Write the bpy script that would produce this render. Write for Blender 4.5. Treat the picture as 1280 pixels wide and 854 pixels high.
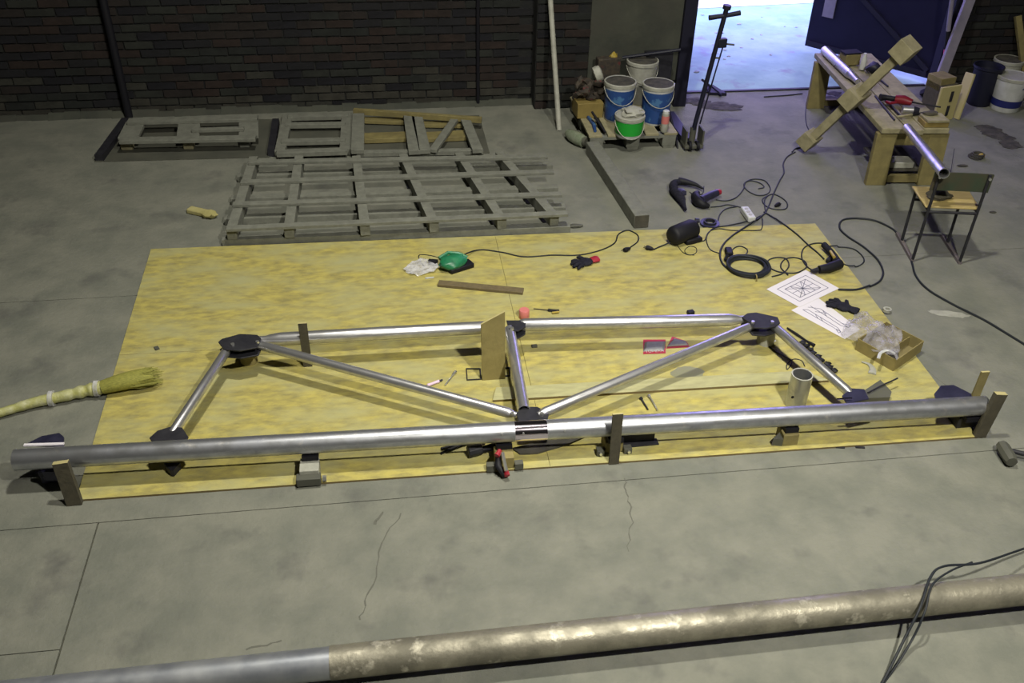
import bpy, bmesh, math, random
from mathutils import Vector, Matrix, noise
random.seed(7)
for o in list(bpy.data.objects): bpy.data.objects.remove(o)
C = bpy.context.scene
COL = C.collection
R_ = math.radians
# ------------------------------------------------------------------ camera
F = 1190.0; CAMH = 3.5
def _n(v): return v.normalized()
_down = _n(Vector((600-640, 2100-427, F)))
_y = Vector((444-640, -420-427, F)); _y = _n(_y - _down*_y.dot(_down))
_up = -_down; _x = _y.cross(_up)
RW = Matrix((_x, _y, _up))                       # rows: world axes in camera coords (x right, y down, z forward)
cam = bpy.data.cameras.new('camera'); camo = bpy.data.objects.new('camera', cam); COL.objects.link(camo)
cam.sensor_width = 36; cam.lens = 36*F/1280; cam.clip_end = 200
m = Matrix.Identity(4)
for i in range(3):
    m[i][0] = RW[i][0]; m[i][1] = -RW[i][1]; m[i][2] = -RW[i][2]
m.translation = (0, 0, CAMH)
camo.matrix_world = m
C.camera = camo
# ------------------------------------------------------------------ light, sky, exposure
w = bpy.data.worlds.new('sky'); C.world = w; w.use_nodes = True
bg = w.node_tree.nodes['Background']; bg.inputs[0].default_value = (0.43, 0.36, 1.0, 1); bg.inputs[1].default_value = 4.4
sl = bpy.data.lights.new('sun', 'SUN'); sl.energy = 2.9; sl.angle = R_(13); sl.color = (0.55, 1.0, 0.62)
so = bpy.data.objects.new('sun', sl); COL.objects.link(so); so.rotation_euler = (R_(14), R_(4), 0)
def area(name, loc, size, energy, col, tgt=None, spread=130):
    l = bpy.data.lights.new(name, 'AREA'); l.shape = 'RECTANGLE'; l.size = size[0]; l.size_y = size[1]
    l.energy = energy; l.color = col; l.spread = R_(spread)
    o = bpy.data.objects.new(name, l); COL.objects.link(o); o.location = loc
    d = Vector(tgt or (loc[0], loc[1], 0)) - Vector(loc)
    o.rotation_euler = d.to_track_quat('-Z', 'Y').to_euler()
area('hall_lamp_overhead', (0.7, 4.2, 7.6), (0.40, 0.28), 232, (1.0, 0.965, 0.84), (0.7, 4.1, 0), 150)
area('hall_lamp_front', (2.2, 0.3, 5.6), (0.26, 0.20), 128, (1.0, 0.96, 0.84), (1.6, 4.4, 0), 110)
C.view_settings.view_transform = 'Standard'; C.view_settings.look = 'None'
C.view_settings.gamma = 1.0; C.view_settings.use_curve_mapping = False
C.view_settings.exposure = 0.43
# ------------------------------------------------------------------ survey: a point seen in the photograph, at a known height or depth
def P(px, py, z=0.0):
    r = RW @ Vector((px-640, py-427, F)); t = (z-CAMH)/r.z
    return Vector((r.x*t, r.y*t, z))
def PY(px, py, Y):
    r = RW @ Vector((px-640, py-427, F)); t = Y/r.y
    return Vector((r.x*t, Y, CAMH+r.z*t))
# ------------------------------------------------------------------ materials
def mat(name, col, rough=.6, metal=0., col2=None, scale=6., stretch=(1,1,1), bump=0., bscale=40., rot=0., spec=None,
        coords='Object', detail=6., lo=.35, hi=.65, col3=None, s3=1.3, lo3=.5, hi3=.7, emis=None, rvar=0.):
    m = bpy.data.materials.new(name); m.use_nodes = True; nt = m.node_tree; N = nt.nodes; L = nt.links
    b = N['Principled BSDF']; b.inputs['Roughness'].default_value = rough; b.inputs['Metallic'].default_value = metal
    if spec is not None: b.inputs['Specular IOR Level'].default_value = spec
    b.inputs['Base Color'].default_value = (*col, 1)
    if coords == 'World': src = N.new('ShaderNodeNewGeometry').outputs['Position']
    else: src = N.new('ShaderNodeTexCoord').outputs[coords]
    mp = N.new('ShaderNodeMapping'); mp.inputs['Scale'].default_value = stretch; mp.inputs['Rotation'].default_value = (0,0,rot)
    L.new(src, mp.inputs[0])
    def nz(sc, det=detail):
        n = N.new('ShaderNodeTexNoise'); n.inputs['Scale'].default_value = sc; n.inputs['Detail'].default_value = det
        n.inputs['Roughness'].default_value = .62; L.new(mp.outputs[0], n.inputs['Vector']); return n
    cur = None
    if col2:
        n = nz(scale); r = N.new('ShaderNodeMapRange'); r.inputs[1].default_value = lo; r.inputs[2].default_value = hi
        L.new(n.outputs[0], r.inputs[0]); x = N.new('ShaderNodeMix'); x.data_type = 'RGBA'
        x.inputs[6].default_value = (*col, 1); x.inputs[7].default_value = (*col2, 1); L.new(r.outputs[0], x.inputs[0]); cur = x.outputs[2]
        if rvar:
            rr = N.new('ShaderNodeMapRange'); rr.inputs[3].default_value = rough; rr.inputs[4].default_value = rough+rvar
            L.new(r.outputs[0], rr.inputs[0]); L.new(rr.outputs[0], b.inputs['Roughness'])
    if col3:
        n = nz(s3, 4.); r = N.new('ShaderNodeMapRange'); r.inputs[1].default_value = lo3; r.inputs[2].default_value = hi3
        L.new(n.outputs[0], r.inputs[0]); x = N.new('ShaderNodeMix'); x.data_type = 'RGBA'
        if cur: L.new(cur, x.inputs[6])
        else: x.inputs[6].default_value = (*col, 1)
        x.inputs[7].default_value = (*col3, 1); L.new(r.outputs[0], x.inputs[0]); cur = x.outputs[2]
    if cur: L.new(cur, b.inputs['Base Color'])
    if bump:
        n = nz(bscale); bm_ = N.new('ShaderNodeBump'); bm_.inputs['Strength'].default_value = bump; bm_.inputs['Distance'].default_value = .01
        L.new(n.outputs[0], bm_.inputs['Height']); L.new(bm_.outputs[0], b.inputs['Normal'])
    return m
def film(name, col, op=.35, rough=.15):
    m = bpy.data.materials.new(name); m.use_nodes = True; nt = m.node_tree; N = nt.nodes; L = nt.links
    b = N['Principled BSDF']; b.inputs['Base Color'].default_value = (*col, 1); b.inputs['Roughness'].default_value = rough
    n = N.new('ShaderNodeTexNoise'); n.inputs['Scale'].default_value = 25; tc = N.new('ShaderNodeTexCoord'); L.new(tc.outputs['Object'], n.inputs['Vector'])
    r = N.new('ShaderNodeMapRange'); r.inputs[1].default_value = .3; r.inputs[2].default_value = .7; r.inputs[3].default_value = op*.5; r.inputs[4].default_value = min(1, op*1.5)
    L.new(n.outputs[0], r.inputs[0]); L.new(r.outputs[0], b.inputs['Alpha'])
    return m
M = {}
M['concrete'] = mat('concrete', (.140,.146,.122), .85, col2=(.190,.191,.158), scale=3.2, detail=12., lo=.38, hi=.62, bump=.6, bscale=30, coords='World',
                    col3=(.092,.093,.085), s3=2.6, lo3=.56, hi3=.78)
M['groove'] = mat('groove_dirt', (.055,.055,.04), .95, col2=(.09,.088,.065), coords='World')
M['ground'] = mat('yard_ground', (.22,.36,.33), .95, col2=(.31,.48,.42), scale=2.2, coords='World', bump=.8, bscale=7, col3=(.24,.26,.30), s3=3.4, lo3=.58, hi3=.72)
M['mortar'] = mat('old_mortar', (.007,.008,.010), .95, col2=(.016,.016,.014), scale=5, coords='World', bump=.6, bscale=30)
M['plaster'] = mat('dirty_plaster', (.034,.038,.031), .9, col2=(.060,.063,.048), scale=3, coords='World', bump=.5, bscale=18, col3=(.05,.05,.04), s3=2)
BR = [mat('brick_%d' % i, c, .9, col2=tuple(x*.45 for x in c), scale=9, bump=.5, bscale=30, coords='World', lo=.4, hi=.75) for i, c in enumerate(
      [(.014,.010,.009), (.010,.012,.011), (.007,.007,.010), (.019,.011,.009), (.016,.018,.015), (.004,.004,.008), (.036,.034,.027), (.026,.026,.021)])]
M['ceiling'] = mat('ceiling_paint', (.16,.155,.13), .95)
M['osb'] = mat('yellow_board', (.445,.38,.100), .75, col2=(.25,.22,.082), scale=9, stretch=(1.0,2.4,1), lo=.38, hi=.66, bump=.35, bscale=60, coords='World',
               col3=(.36,.345,.165), s3=2.2, lo3=.42, hi3=.72)
M['osb_edge'] = mat('board_edge', (.16,.12,.05), .9)
M['alu'] = mat('aluminium', (.60,.60,.62), .29, .86, col2=(.40,.40,.42), scale=9, stretch=(1,1,1), lo=.42, hi=.72, rvar=.15, bump=.03, bscale=20)
M['alu2'] = mat('scuffed_aluminium', (.50,.51,.54), .29, .86, col2=(.29,.30,.34), scale=7, lo=.38, hi=.68, rvar=.2, bump=.03, bscale=20, col3=(.62,.6,.58), s3=13, lo3=.6, hi3=.75)
M['polish'] = mat('polished_aluminium', (.82,.74,.86), .12, 1.0)
M['bolt'] = mat('zinc_bolt', (.7,.7,.68), .3, .9)
M['blacksteel'] = mat('black_steel', (.012,.012,.018), .6, .2, col2=(.024,.024,.030), scale=20)
M['navy'] = mat('navy_steel', (.018,.018,.042), .45, .3, col2=(.035,.035,.07), scale=12)
M['pipe_old'] = mat('weathered_pipe', (.30,.28,.22), .42, .55, col2=(.17,.16,.125), scale=5, lo=.4, hi=.62, rvar=.25, bump=.3, bscale=30, col3=(.52,.49,.4), s3=9, lo3=.60, hi3=.72)
M['pipe_new'] = mat('grey_blue_pipe', (.22,.235,.27), .38, .6, col2=(.33,.34,.36), scale=5, rvar=.15)
M['wood_old'] = mat('grey_timber', (.180,.185,.155), .85, col2=(.13,.133,.112), scale=14, stretch=(1,1,1), bump=.4, bscale=50, coords='World')
M['wood_dark'] = mat('dark_timber', (.075,.07,.055), .85, col2=(.045,.042,.034), scale=14, bump=.4, bscale=50, coords='World')
M['wood'] = mat('fresh_timber', (.31,.28,.17), .75, col2=(.21,.19,.11), scale=12, bump=.3, bscale=40)
M['wood_y'] = mat('yellow_timber', (.22,.185,.07), .75, col2=(.15,.125,.05), scale=9, bump=.3, bscale=40)
M['slat'] = mat('brown_slat', (.075,.066,.042), .8, col2=(.05,.045,.03), scale=25, bump=.3)
M['ply'] = mat('plywood', (.27,.225,.085), .7, col2=(.20,.165,.06), scale=8, bump=.2, bscale=50)
M['ply_edge'] = mat('plywood_edge', (.42,.37,.17), .8)
M['lath'] = mat('lath_wood', (.15,.115,.055), .8, col2=(.105,.082,.042), scale=30)
M['black'] = mat('black_rubber', (.007,.007,.011), .6, spec=.3)
M['cable'] = mat('cable_rubber', (.014,.017,.022), .6, spec=.3)
M['blackfab'] = mat('black_fabric', (.010,.010,.018), .9, spec=.2, col2=(.020,.020,.030), scale=40, bump=.6, bscale=60)
M['red'] = mat('red_plastic', (.30,.016,.030), .45)
M['pink'] = mat('pink_tape', (.55,.17,.16), .4)
M['pinkglow'] = mat('pink_band', (.75,.12,.25), .4)
M['pinkwhite'] = mat('pinkish_white', (.66,.50,.66), .35)
M['green'] = mat('green_plastic', (.02,.20,.085), .4, col2=(.012,.12,.06), scale=18)
M['green2'] = mat('green_label', (.012,.33,.03), .5)
M['white'] = mat('white_plastic', (.55,.56,.55), .45, col2=(.42,.43,.42), scale=8)
M['offwhite'] = mat('dusty_white', (.38,.38,.33), .6, col2=(.28,.28,.24), scale=12, bump=.4)
M['blue'] = mat('blue_label', (.018,.060,.22), .5, col2=(.06,.16,.33), scale=9, lo=.55, hi=.6)
M['deepblue'] = mat('deep_blue', (.01,.015,.11), .5)
M['blackblue'] = mat('black_blue_plastic', (.005,.006,.020), .55)
M['paper'] = mat('paper', (.66,.63,.68), .8)
M['ink'] = mat('ink', (.13,.13,.20), .8)
M['card'] = mat('cardboard', (.25,.205,.075), .85, col2=(.19,.155,.06), scale=10)
M['cardin'] = mat('cardboard_inside', (.17,.14,.06), .9)
M['yellowbox'] = mat('yellow_box', (.24,.18,.05), .7, col2=(.17,.125,.035))
M['net'] = mat('dark_mixed_scrap', (.025,.022,.020), .8, col2=(.06,.045,.03), scale=30, col3=(.09,.02,.02), s3=20, lo3=.62, hi3=.66)
M['film'] = film('clear_film', (.42,.41,.47), .38, .35)
M['film2'] = film('cloudy_film', (.72,.72,.76), .42)
M['pylon'] = mat('packing_film_yellow', (.34,.34,.10), .4, col2=(.44,.44,.26), scale=20, bump=.6, bscale=35)
M['fibre'] = mat('yellow_fibre', (.30,.29,.055), .8, col2=(.16,.16,.03), scale=60, stretch=(1,6,1))
M['foam'] = mat('yellow_foam', (.42,.38,.17), .9, col2=(.3,.27,.1))
M['doorblue'] = mat('navy_door_paint', (.005,.005,.020), .7, spec=.2, col2=(.008,.008,.028), scale=3)
M['doorpost'] = mat('dark_post', (.009,.009,.022), .7, spec=.3)
M['lilac'] = mat('weathered_board_lilac_lit', (.22,.20,.26), .8, col2=(.15,.14,.2), scale=4)
M['seatwood'] = mat('varnished_plywood', (.42,.33,.13), .5, col2=(.34,.26,.10), scale=8, stretch=(1,5,1))
M['backpanel'] = mat('dark_green_panel', (.035,.055,.032), .6, col2=(.06,.05,.03), scale=7)
M['runner'] = mat('scuffed_runner', (.14,.12,.12), .6)
M['orange'] = mat('orange_plastic', (.65,.16,.04), .5)
M['yellow'] = mat('yellow_plastic', (.34,.25,.04), .5)
M['silver'] = mat('silver_packet', (.12,.12,.13), .5, .1, col2=(.18,.18,.19), scale=20)
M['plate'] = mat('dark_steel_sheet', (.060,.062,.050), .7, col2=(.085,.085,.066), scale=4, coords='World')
M['dirt'] = mat('dirt', (.030,.028,.028), .95, col2=(.08,.075,.06), scale=14, coords='World')
M['crack'] = mat('crack_dirt', (.108,.108,.09), .95)
# ------------------------------------------------------------------ mesh builder
class MB:
    def __init__(s, o=(0,0,0)): s.v = []; s.f = []; s.mi = []; s.o = Vector(o)
    def add(s, vs, fs, mi=0):
        n = len(s.v); s.v += [Vector(v)-s.o for v in vs]; s.f += [[n+i for i in f] for f in fs]; s.mi += [mi]*len(fs); return s
    def hexa(s, b, t, mi=0):                       # bottom ring 4, top ring 4 (ccw seen from above)
        return s.add(list(b)+list(t), [(3,2,1,0),(4,5,6,7),(0,1,5,4),(1,2,6,5),(2,3,7,6),(3,0,4,7)], mi)
    def box(s, c, d, rz=0, mi=0, rot=None):
        q = rot if rot is not None else Matrix.Rotation(rz, 3, 'Z'); c = Vector(c); x, y, z = d[0]/2, d[1]/2, d[2]/2
        g = lambda a, b, e: c + q @ Vector((a, b, e))
        return s.hexa([g(-x,-y,-z), g(x,-y,-z), g(x,y,-z), g(-x,y,-z)], [g(-x,-y,z), g(x,-y,z), g(x,y,z), g(-x,y,z)], mi)
    def bar(s, a, b, wd, h, up=(0,0,1), mi=0):     # box from a to b; wd sideways, h along up
        a = Vector(a); b = Vector(b); d = (b-a).normalized(); u = Vector(up); sd = d.cross(u)
        if sd.length < 1e-4: sd = d.cross(Vector((1,0,0)))
        sd.normalize(); u = sd.cross(d).normalized(); sd *= wd/2; u *= h/2
        return s.hexa([a-sd-u, a+sd-u, b+sd-u, b-sd-u], [a-sd+u, a+sd+u, b+sd+u, b-sd+u], mi)
    def rings(s, rs, cap=True, mi=0):
        n = len(rs[0]); vs = [p for r in rs for p in r]; fs = []
        for i in range(len(rs)-1):
            for j in range(n):
                k = (j+1) % n; fs.append((i*n+j, i*n+k, (i+1)*n+k, (i+1)*n+j))
        if cap: fs.append(tuple(range(n))[::-1]); fs.append(tuple((len(rs)-1)*n+j for j in range(n)))
        return s.add(vs, fs, mi)
    def path(s, pts, r, n=8, cap=True, mi=0, flat=1.0, upv=None):
        pts = [Vector(p) for p in pts]; R = r if isinstance(r, (list, tuple)) else [r]*len(pts); rs = []; u = Vector(upv) if upv else None
        for i, p in enumerate(pts):
            d = (pts[min(i+1, len(pts)-1)]-pts[max(i-1, 0)]).normalized()
            if u is None: u = Vector((0,0,1)) if abs(d.z) < .9 else Vector((1,0,0))
            u2 = u - d*u.dot(d)
            if u2.length < 1e-5: u2 = d.orthogonal()
            u2.normalize(); v2 = d.cross(u2)
            if upv is None: u = u2
            rs.append([p + u2*math.sin(2*math.pi*j/n)*R[i]*flat + v2*math.cos(2*math.pi*j/n)*R[i] for j in range(n)])
        return s.rings(rs, cap, mi)
    def tube(s, a, b, r, n=24, wall=.004, mi=0):   # hollow pipe, open both ends
        a = Vector(a); b = Vector(b); d = (b-a).normalized(); u = d.orthogonal().normalized(); v = d.cross(u)
        ring = lambda c, q: [c+u*math.cos(2*math.pi*j/n)*q+v*math.sin(2*math.pi*j/n)*q for j in range(n)]
        rs = [ring(a, r-wall), ring(a, r), ring(b, r), ring(b, r-wall)]
        vs = [p for q in rs for p in q]; fs = []
        for i in range(4):
            for j in range(n):
                k = (j+1) % n; fs.append((i*n+j, i*n+k, ((i+1)%4)*n+k, ((i+1)%4)*n+j))
        return s.add(vs, fs, mi)
    def lathe(s, prof, c=(0,0,0), n=24, rot=None, cap=True, mi=0, sx=1, sy=1):
        c = Vector(c); q = rot if rot is not None else Matrix.Identity(3)
        rs = [[c + q @ Vector((r*sx*math.cos(2*math.pi*j/n), r*sy*math.sin(2*math.pi*j/n), z)) for j in range(n)] for r, z in prof]
        return s.rings(rs, cap, mi)
    def prism(s, poly, z0, z1, mi=0):
        n = len(poly); b = [Vector((p[0], p[1], z0)) for p in poly]; t = [Vector((p[0], p[1], z1)) for p in poly]
        a = sum(poly[i][0]*poly[(i+1)%n][1]-poly[(i+1)%n][0]*poly[i][1] for i in range(n))
        if a < 0: b.reverse(); t.reverse()
        return s.add(b+t, [tuple(range(n))[::-1], tuple(range(n, 2*n))]+[(i, (i+1)%n, n+(i+1)%n, n+i) for i in range(n)], mi)
    def blob(s, c, rad, amp=.15, fr=6, sub=3, seed=0, rz=0, mi=0, flatbottom=None):
        b = bmesh.new(); bmesh.ops.create_icosphere(b, subdivisions=sub, radius=1); q = Matrix.Rotation(rz, 3, 'Z'); vs = []
        for v in b.verts:
            k = 1+amp*noise.noise(v.co*fr*.35+Vector((seed*7.1, seed*3.3, 0)))+amp*.6*noise.noise(v.co*fr+Vector((seed, 0, 0)))
            p = q @ Vector((v.co.x*rad[0]*k, v.co.y*rad[1]*k, v.co.z*rad[2]*k)); p += Vector(c)
            if flatbottom is not None: p.z = max(p.z, flatbottom)
            vs.append(p)
        fs = [tuple(v.index for v in f.verts) for f in b.faces]; b.free(); return s.add(vs, fs, mi)
    def build(s, name, mats, parent=None, smooth=True, ang=38, bevel=0):
        me = bpy.data.meshes.new(name); me.from_pydata([tuple(v) for v in s.v], [], s.f)
        for mm in (mats if isinstance(mats, (list, tuple)) else [mats]): me.materials.append(M[mm] if isinstance(mm, str) else mm)
        me.polygons.foreach_set('material_index', s.mi)
        if smooth:
            me.polygons.foreach_set('use_smooth', [True]*len(me.polygons)); me.set_sharp_from_angle(angle=R_(ang))
        me.update()
        o = bpy.data.objects.new(name, me); COL.objects.link(o)
        if parent is not None:
            o.parent = parent
            if s.o.length > 0: o.location = s.o-parent.location
        else: o.location = s.o
        if bevel:
            bv = o.modifiers.new('bevel', 'BEVEL'); bv.width = bevel; bv.segments = 2; bv.limit_method = 'ANGLE'
        return o
def tag(o, label, cat, group=None):
    o['label'] = label; o['category'] = cat
    if group: o['group'] = group
    return o
def thing(name, label, cat, loc=(0,0,0), rz=0, group=None):
    o = bpy.data.objects.new(name, None); COL.objects.link(o); o.empty_display_size = .1
    o.location = loc; o.rotation_euler = (0,0,rz); return tag(o, label, cat, group)
def struct(o): o['kind'] = 'structure'; return o
def cat_rom(pts, k=8):
    pts = [Vector(p) for p in pts]; q = [pts[0]*2-pts[1]]+pts+[pts[-1]*2-pts[-2]]; out = []
    for i in range(1, len(q)-2):
        for j in range(k):
            t = j/k; a, b, c, d = q[i-1], q[i], q[i+1], q[i+2]
            out.append(.5*((2*b)+(c-a)*t+(2*a-5*b+4*c-d)*t*t+(3*b-a-3*c+d)*t**3))
    return out+[pts[-1]]
BT = .012                                         # board thickness
def in_board(p): return -1.75 < p.x < 3.30 and 3.66 < p.y < 6.27
def gz(px, py):
    p = P(px, py, 0); return BT if in_board(p) else 0.0
def PG(px, py, h=0.0): return P(px, py, gz(px, py)+h)
# ================================================================== SETTING
XD0, XD1 = 2.86, 5.72                             # doorway
# floor: a base with separate slabs, joints recessed
fl = MB().box((1, 2.45, -.06), (16, 13.1, .10)).build('floor', 'groove'); struct(fl)
def slab(poly):
    return MB().prism(poly, -.03, 0.0).build('concrete_slab', 'concrete', fl, smooth=False)
xs_by_row = [(-4.05, 2.80, [-7, -1.52]), (2.805, 3.55, [-7, -1.52]), (-4.05, 3.55, [-1.52, 9]), (3.555, 5.66, [-7, 9]), (5.665, 9.0, [-7, 9])]
for y0, y1, xs in xs_by_row:
    for a, b in zip(xs[:-1], xs[1:]):
        g = .004
        slab([(a+g, y0), (b-g, y0), (b-g, y1), (a+g, y1)])
# hairline cracks filled with dirt, a hair proud of the slab
def crack(pts, wd):
    pts = [P(*p) for p in pts]; vs = []; dense = []
    for a, b in zip(pts[:-1], pts[1:]):
        for k in range(6): dense.append(a.lerp(b, k/6)+Vector((random.uniform(-.012,.012), random.uniform(-.012,.012), 0)))
    dense.append(pts[-1])
    mb = MB()
    for i, (a, b) in enumerate(zip(dense[:-1], dense[1:])):
        ww = wd*.7*(.4+random.random()*.8); mb.bar(a+Vector((0,0,.0004)), b+Vector((0,0,.0004)), ww, .0010)
    c = mb.build('floor_crack', 'crack', fl, smooth=False)
crack([(502,640),(478,680),(462,740),(450,775)], .010)
crack([(310,812),(352,801)], .012)
crack([(780,600),(786,618),(789,645),(786,690)], .010)
crack([(1150,455),(1215,505),(1232,520)], .006)
crack([(470,655),(478,640)], .02)
# yard outside
struct(MB().box((4, 25.0, -.07), (60, 31.9, .10)).build('ground', 'ground'))
st = MB()
for i in range(160):
    x = random.uniform(2.2, 8.5); y = random.uniform(9.6, 15); r = random.uniform(.01, .03)
    st.blob((x, y, -.02+r*.2), (r*1.3, r, r*.6), .3, 3, 1, seed=i, flatbottom=-.022)
M['stone'] = mat('pale_stone', (.45,.47,.45), .9, col2=(.34,.36,.38), scale=9); s_ = st.build('yard_stones', 'stone'); 
litg = MB().prism([(1,11.6),(6.5,12.1),(14,13.5),(14,19),(-4,19),(-4,11.2)], -.03, -.012)  # far ground: its stronger daylight is painted in as a paler warm colour
M['lit_ground'] = mat('pale_lit_ground', (.62,.56,.47), .95, col2=(.74,.70,.60), scale=3, coords='World', bump=.5, bscale=9)
struct(litg.build('yard_lit_ground', 'lit_ground'))
s_['kind'] = 'stuff'; tag(s_, 'scattered pale stones and clods on the bright yard ground outside the doorway', 'stones')
# back wall: backing (mortar), bricks proud of it
def brick_meshes():
    out = []
    for i in range(16):
        b = MB(); x, y, z = .121, .014, .031
        j = lambda: random.uniform(-.003, .003)
        b.hexa([(-x+j(),-y+j(),-z+j()),(x+j(),-y+j(),-z+j()),(x,y,-z),(-x,y,-z)], [(-x+j(),-y+j(),z+j()),(x+j(),-y+j(),z+j()),(x,y,z),(-x,y,z)])
        o = b.build('brick_source', BR[i % 8], smooth=False); out.append(o.data); bpy.data.objects.remove(o)
    return out
BM = brick_meshes()
def brick_wall(name, x0, x1, yf, vis, top=2.6, thick=.25, h=8.5, z0=0, limit=300):
    wl = MB((0,0,0)).box(((x0+x1)/2, yf+thick/2, (z0+h)/2), (x1-x0, thick, h-z0)).build(name, 'mortar'); struct(wl)
    cells = []; rows = int(top/.076)
    for r in range(rows):
        z = .042+r*.076
        x = x0+(.0 if r % 2 else .128)
        if r % 2 == 0: cells.append((x0+.058, z, .45))
        while x+.13 <= x1+.001:
            cells.append((x+.128, z, 1.0)); x += .256
    cells = [c for c in cells if x0+.05 <= c[0] <= x1-.05]
    cells.sort(key=lambda c: (0 if (vis[0] <= c[0] <= vis[1]) else 1, c[1]))
    rest = MB()
    for i, (x, z, sx) in enumerate(cells):
        if c_skip(x, z): continue
        y = yf-.004+random.uniform(-.004, .005)
        if i < limit and vis[0] <= x <= vis[1]:
            paler = random.random() < max(0, .85-z*2.2); o = bpy.data.objects.new('brick', random.choice([b_ for q_, b_ in enumerate(BM) if (q_ % 8 > 5) == paler])); COL.objects.link(o); o.parent = wl  # paler bricks get likelier towards the wall foot
            o.location = (x, y, z); o.scale.x = sx; o.rotation_euler = (random.gauss(0,.012), random.gauss(0,.006), random.gauss(0,.012))
        else: rest.box((x, y, z), (.242*sx, .028, .062), mi=random.randrange(6))
    if rest.v: r_ = rest.build('far_bricks', BR, wl, smooth=False); r_['kind'] = 'stuff'
    return wl
c_skip = lambda x, z: False
# patches where plaster still covers the bricks
brick_wall('wall_back', -7, 1.45, 8.88, (-3.95, 1.45), top=2.2)
c_skip = lambda x, z: x > 1.95 and z > .25
wp = brick_wall('wall_pier', 1.45, XD0-.02, 8.70, (1.45, 3), top=2.6, thick=.43)
c_skip = lambda x, z: False
MB().box((2.39, 8.695, 1.45), (.88, .03, 2.4)).build('plaster_coat', 'plaster', wp, bevel=.004)
brick_wall('wall_right_of_door', XD1+.02, 9, 8.88, (5.7, 7.3), top=2.6)
struct(MB().box(((XD0+XD1)/2, 9.0, 5.85), (XD1-XD0+.1, .25, 5.3)).build('wall_lintel', 'mortar'))
struct(MB().box((-7.1, 2.4, 4.25), (.2, 13.2, 8.5)).build('wall_left', 'plaster'))
struct(MB().box((9.1, 2.4, 4.25), (.2, 13.2, 8.5)).build('wall_right', 'plaster'))
struct(MB().box((1, -4.15, 4.25), (16.4, .2, 8.5)).build('wall_front', 'plaster'))
struct(MB().box((1, 2.5, 8.58), (16.6, 13.5, .16)).build('ceiling', 'ceiling'))
# rubble skirting of mortar and dirt at the wall foot
for (a, b, yy, nm) in ((-7, 1.45, 8.86, 'baseboard_back'),):
    vs = []; n = 60
    mb = MB()
    for i in range(n):
        x0 = a+(b-a)*i/n; x1 = a+(b-a)*(i+1)/n; h = .03+.03*random.random()
        mb.hexa([(x0,yy-.05-.03*random.random(),0),(x1,yy-.06,0),(x1,yy+.01,0),(x0,yy+.01,0)], [(x0,yy-.01,h),(x1,yy-.01,h),(x1,yy+.01,h),(x0,yy+.01,h)])
    struct(mb.build(nm, 'plaster', smooth=False))
# doorway
dp = thing('door_frame', 'dark steel door post at the left side of the bright doorway', 'door frame', (XD0, 8.8, 0))
del dp['category']; del dp['label']; dp.name = 'door_1'; struct(dp)
MB(dp.location).box((XD0+.02, 8.80, 1.6), (.12, .34, 3.2)).build('door_post', 'doorpost', dp)
lf = MB(dp.location); lf.bar((XD0+.08, 8.98, 1.6), (XD0+.44, 10.35, 1.6), .05, 3.1)
lf.build('door_leaf', 'lilac', dp)  # lilac cast of the light on this leaf is put into its colour
MB(dp.location).bar((XD0+.46, 10.36, 1.6), (XD0+.50, 10.50, 1.6), .07, 3.12).build('door_edge_bar', 'doorpost', dp)
d2 = bpy.data.objects.new('door_2', None); COL.objects.link(d2); d2.location = (XD1, 9.05, 0); struct(d2)
h2 = Vector((XD1-.02, 9.06, 0)); e2 = Vector((4.80, 10.20, 0)); dd = (e2-h2).normalized()
MB(d2.location).bar(h2+Vector((0,0,1.62)), e2+Vector((0,0,1.62)), .05, 3.14).build('door_leaf', 'doorblue', d2)
nrm = Vector((-dd.y, dd.x, 0)); nrm = nrm if nrm.y < 0 else -nrm
for t0, z0, t1, z1 in ((.02,.06,.98,.06), (.02,1.0,.98,1.0), (.02,.1,.98,.98)):
    L_ = (e2-h2).length
    MB(d2.location).bar(h2+dd*L_*t0+nrm*.035+Vector((0,0,z0+.03)), h2+dd*L_*t1+nrm*.035+Vector((0,0,z1+.03)), .02, .05).build('door_brace', 'doorpost', d2)
MB(d2.location).box(h2+dd*L_*.86+nrm*.032+Vector((0,0,.62)), (.13,.012,.42), rz=math.atan2(dd.y, dd.x)).build('door_notice', 'lilac', d2)
MB(d2.location).box((XD1+.0, 8.96, 1.6), (.12, .12, 3.2)).build('door_post', 'doorpost', d2)
tr = MB().bar(P(846,121), P(1010,121)+Vector((0,0,0)), .03, .05)
tr = MB().box(((XD0+XD1)/2, 8.985, .004), (XD1-XD0-.2, .035, .022)).build('trim_1', 'blacksteel'); struct(tr)
# pipes on the wall
o = MB().path([(-2.34,8.81,0),(-2.34,8.81,5.9)], .036, 12).build('wall_pipe', 'black'); tag(o, 'black vertical pipe on the dark brick wall at far left', 'pipe')
o = MB().path([(.92,8.835,0),(.92,8.835,5.9)], .017, 8).build('wall_conduit', 'black'); tag(o, 'thin black conduit running up the brick wall right of the braced frame', 'pipe')
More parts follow.
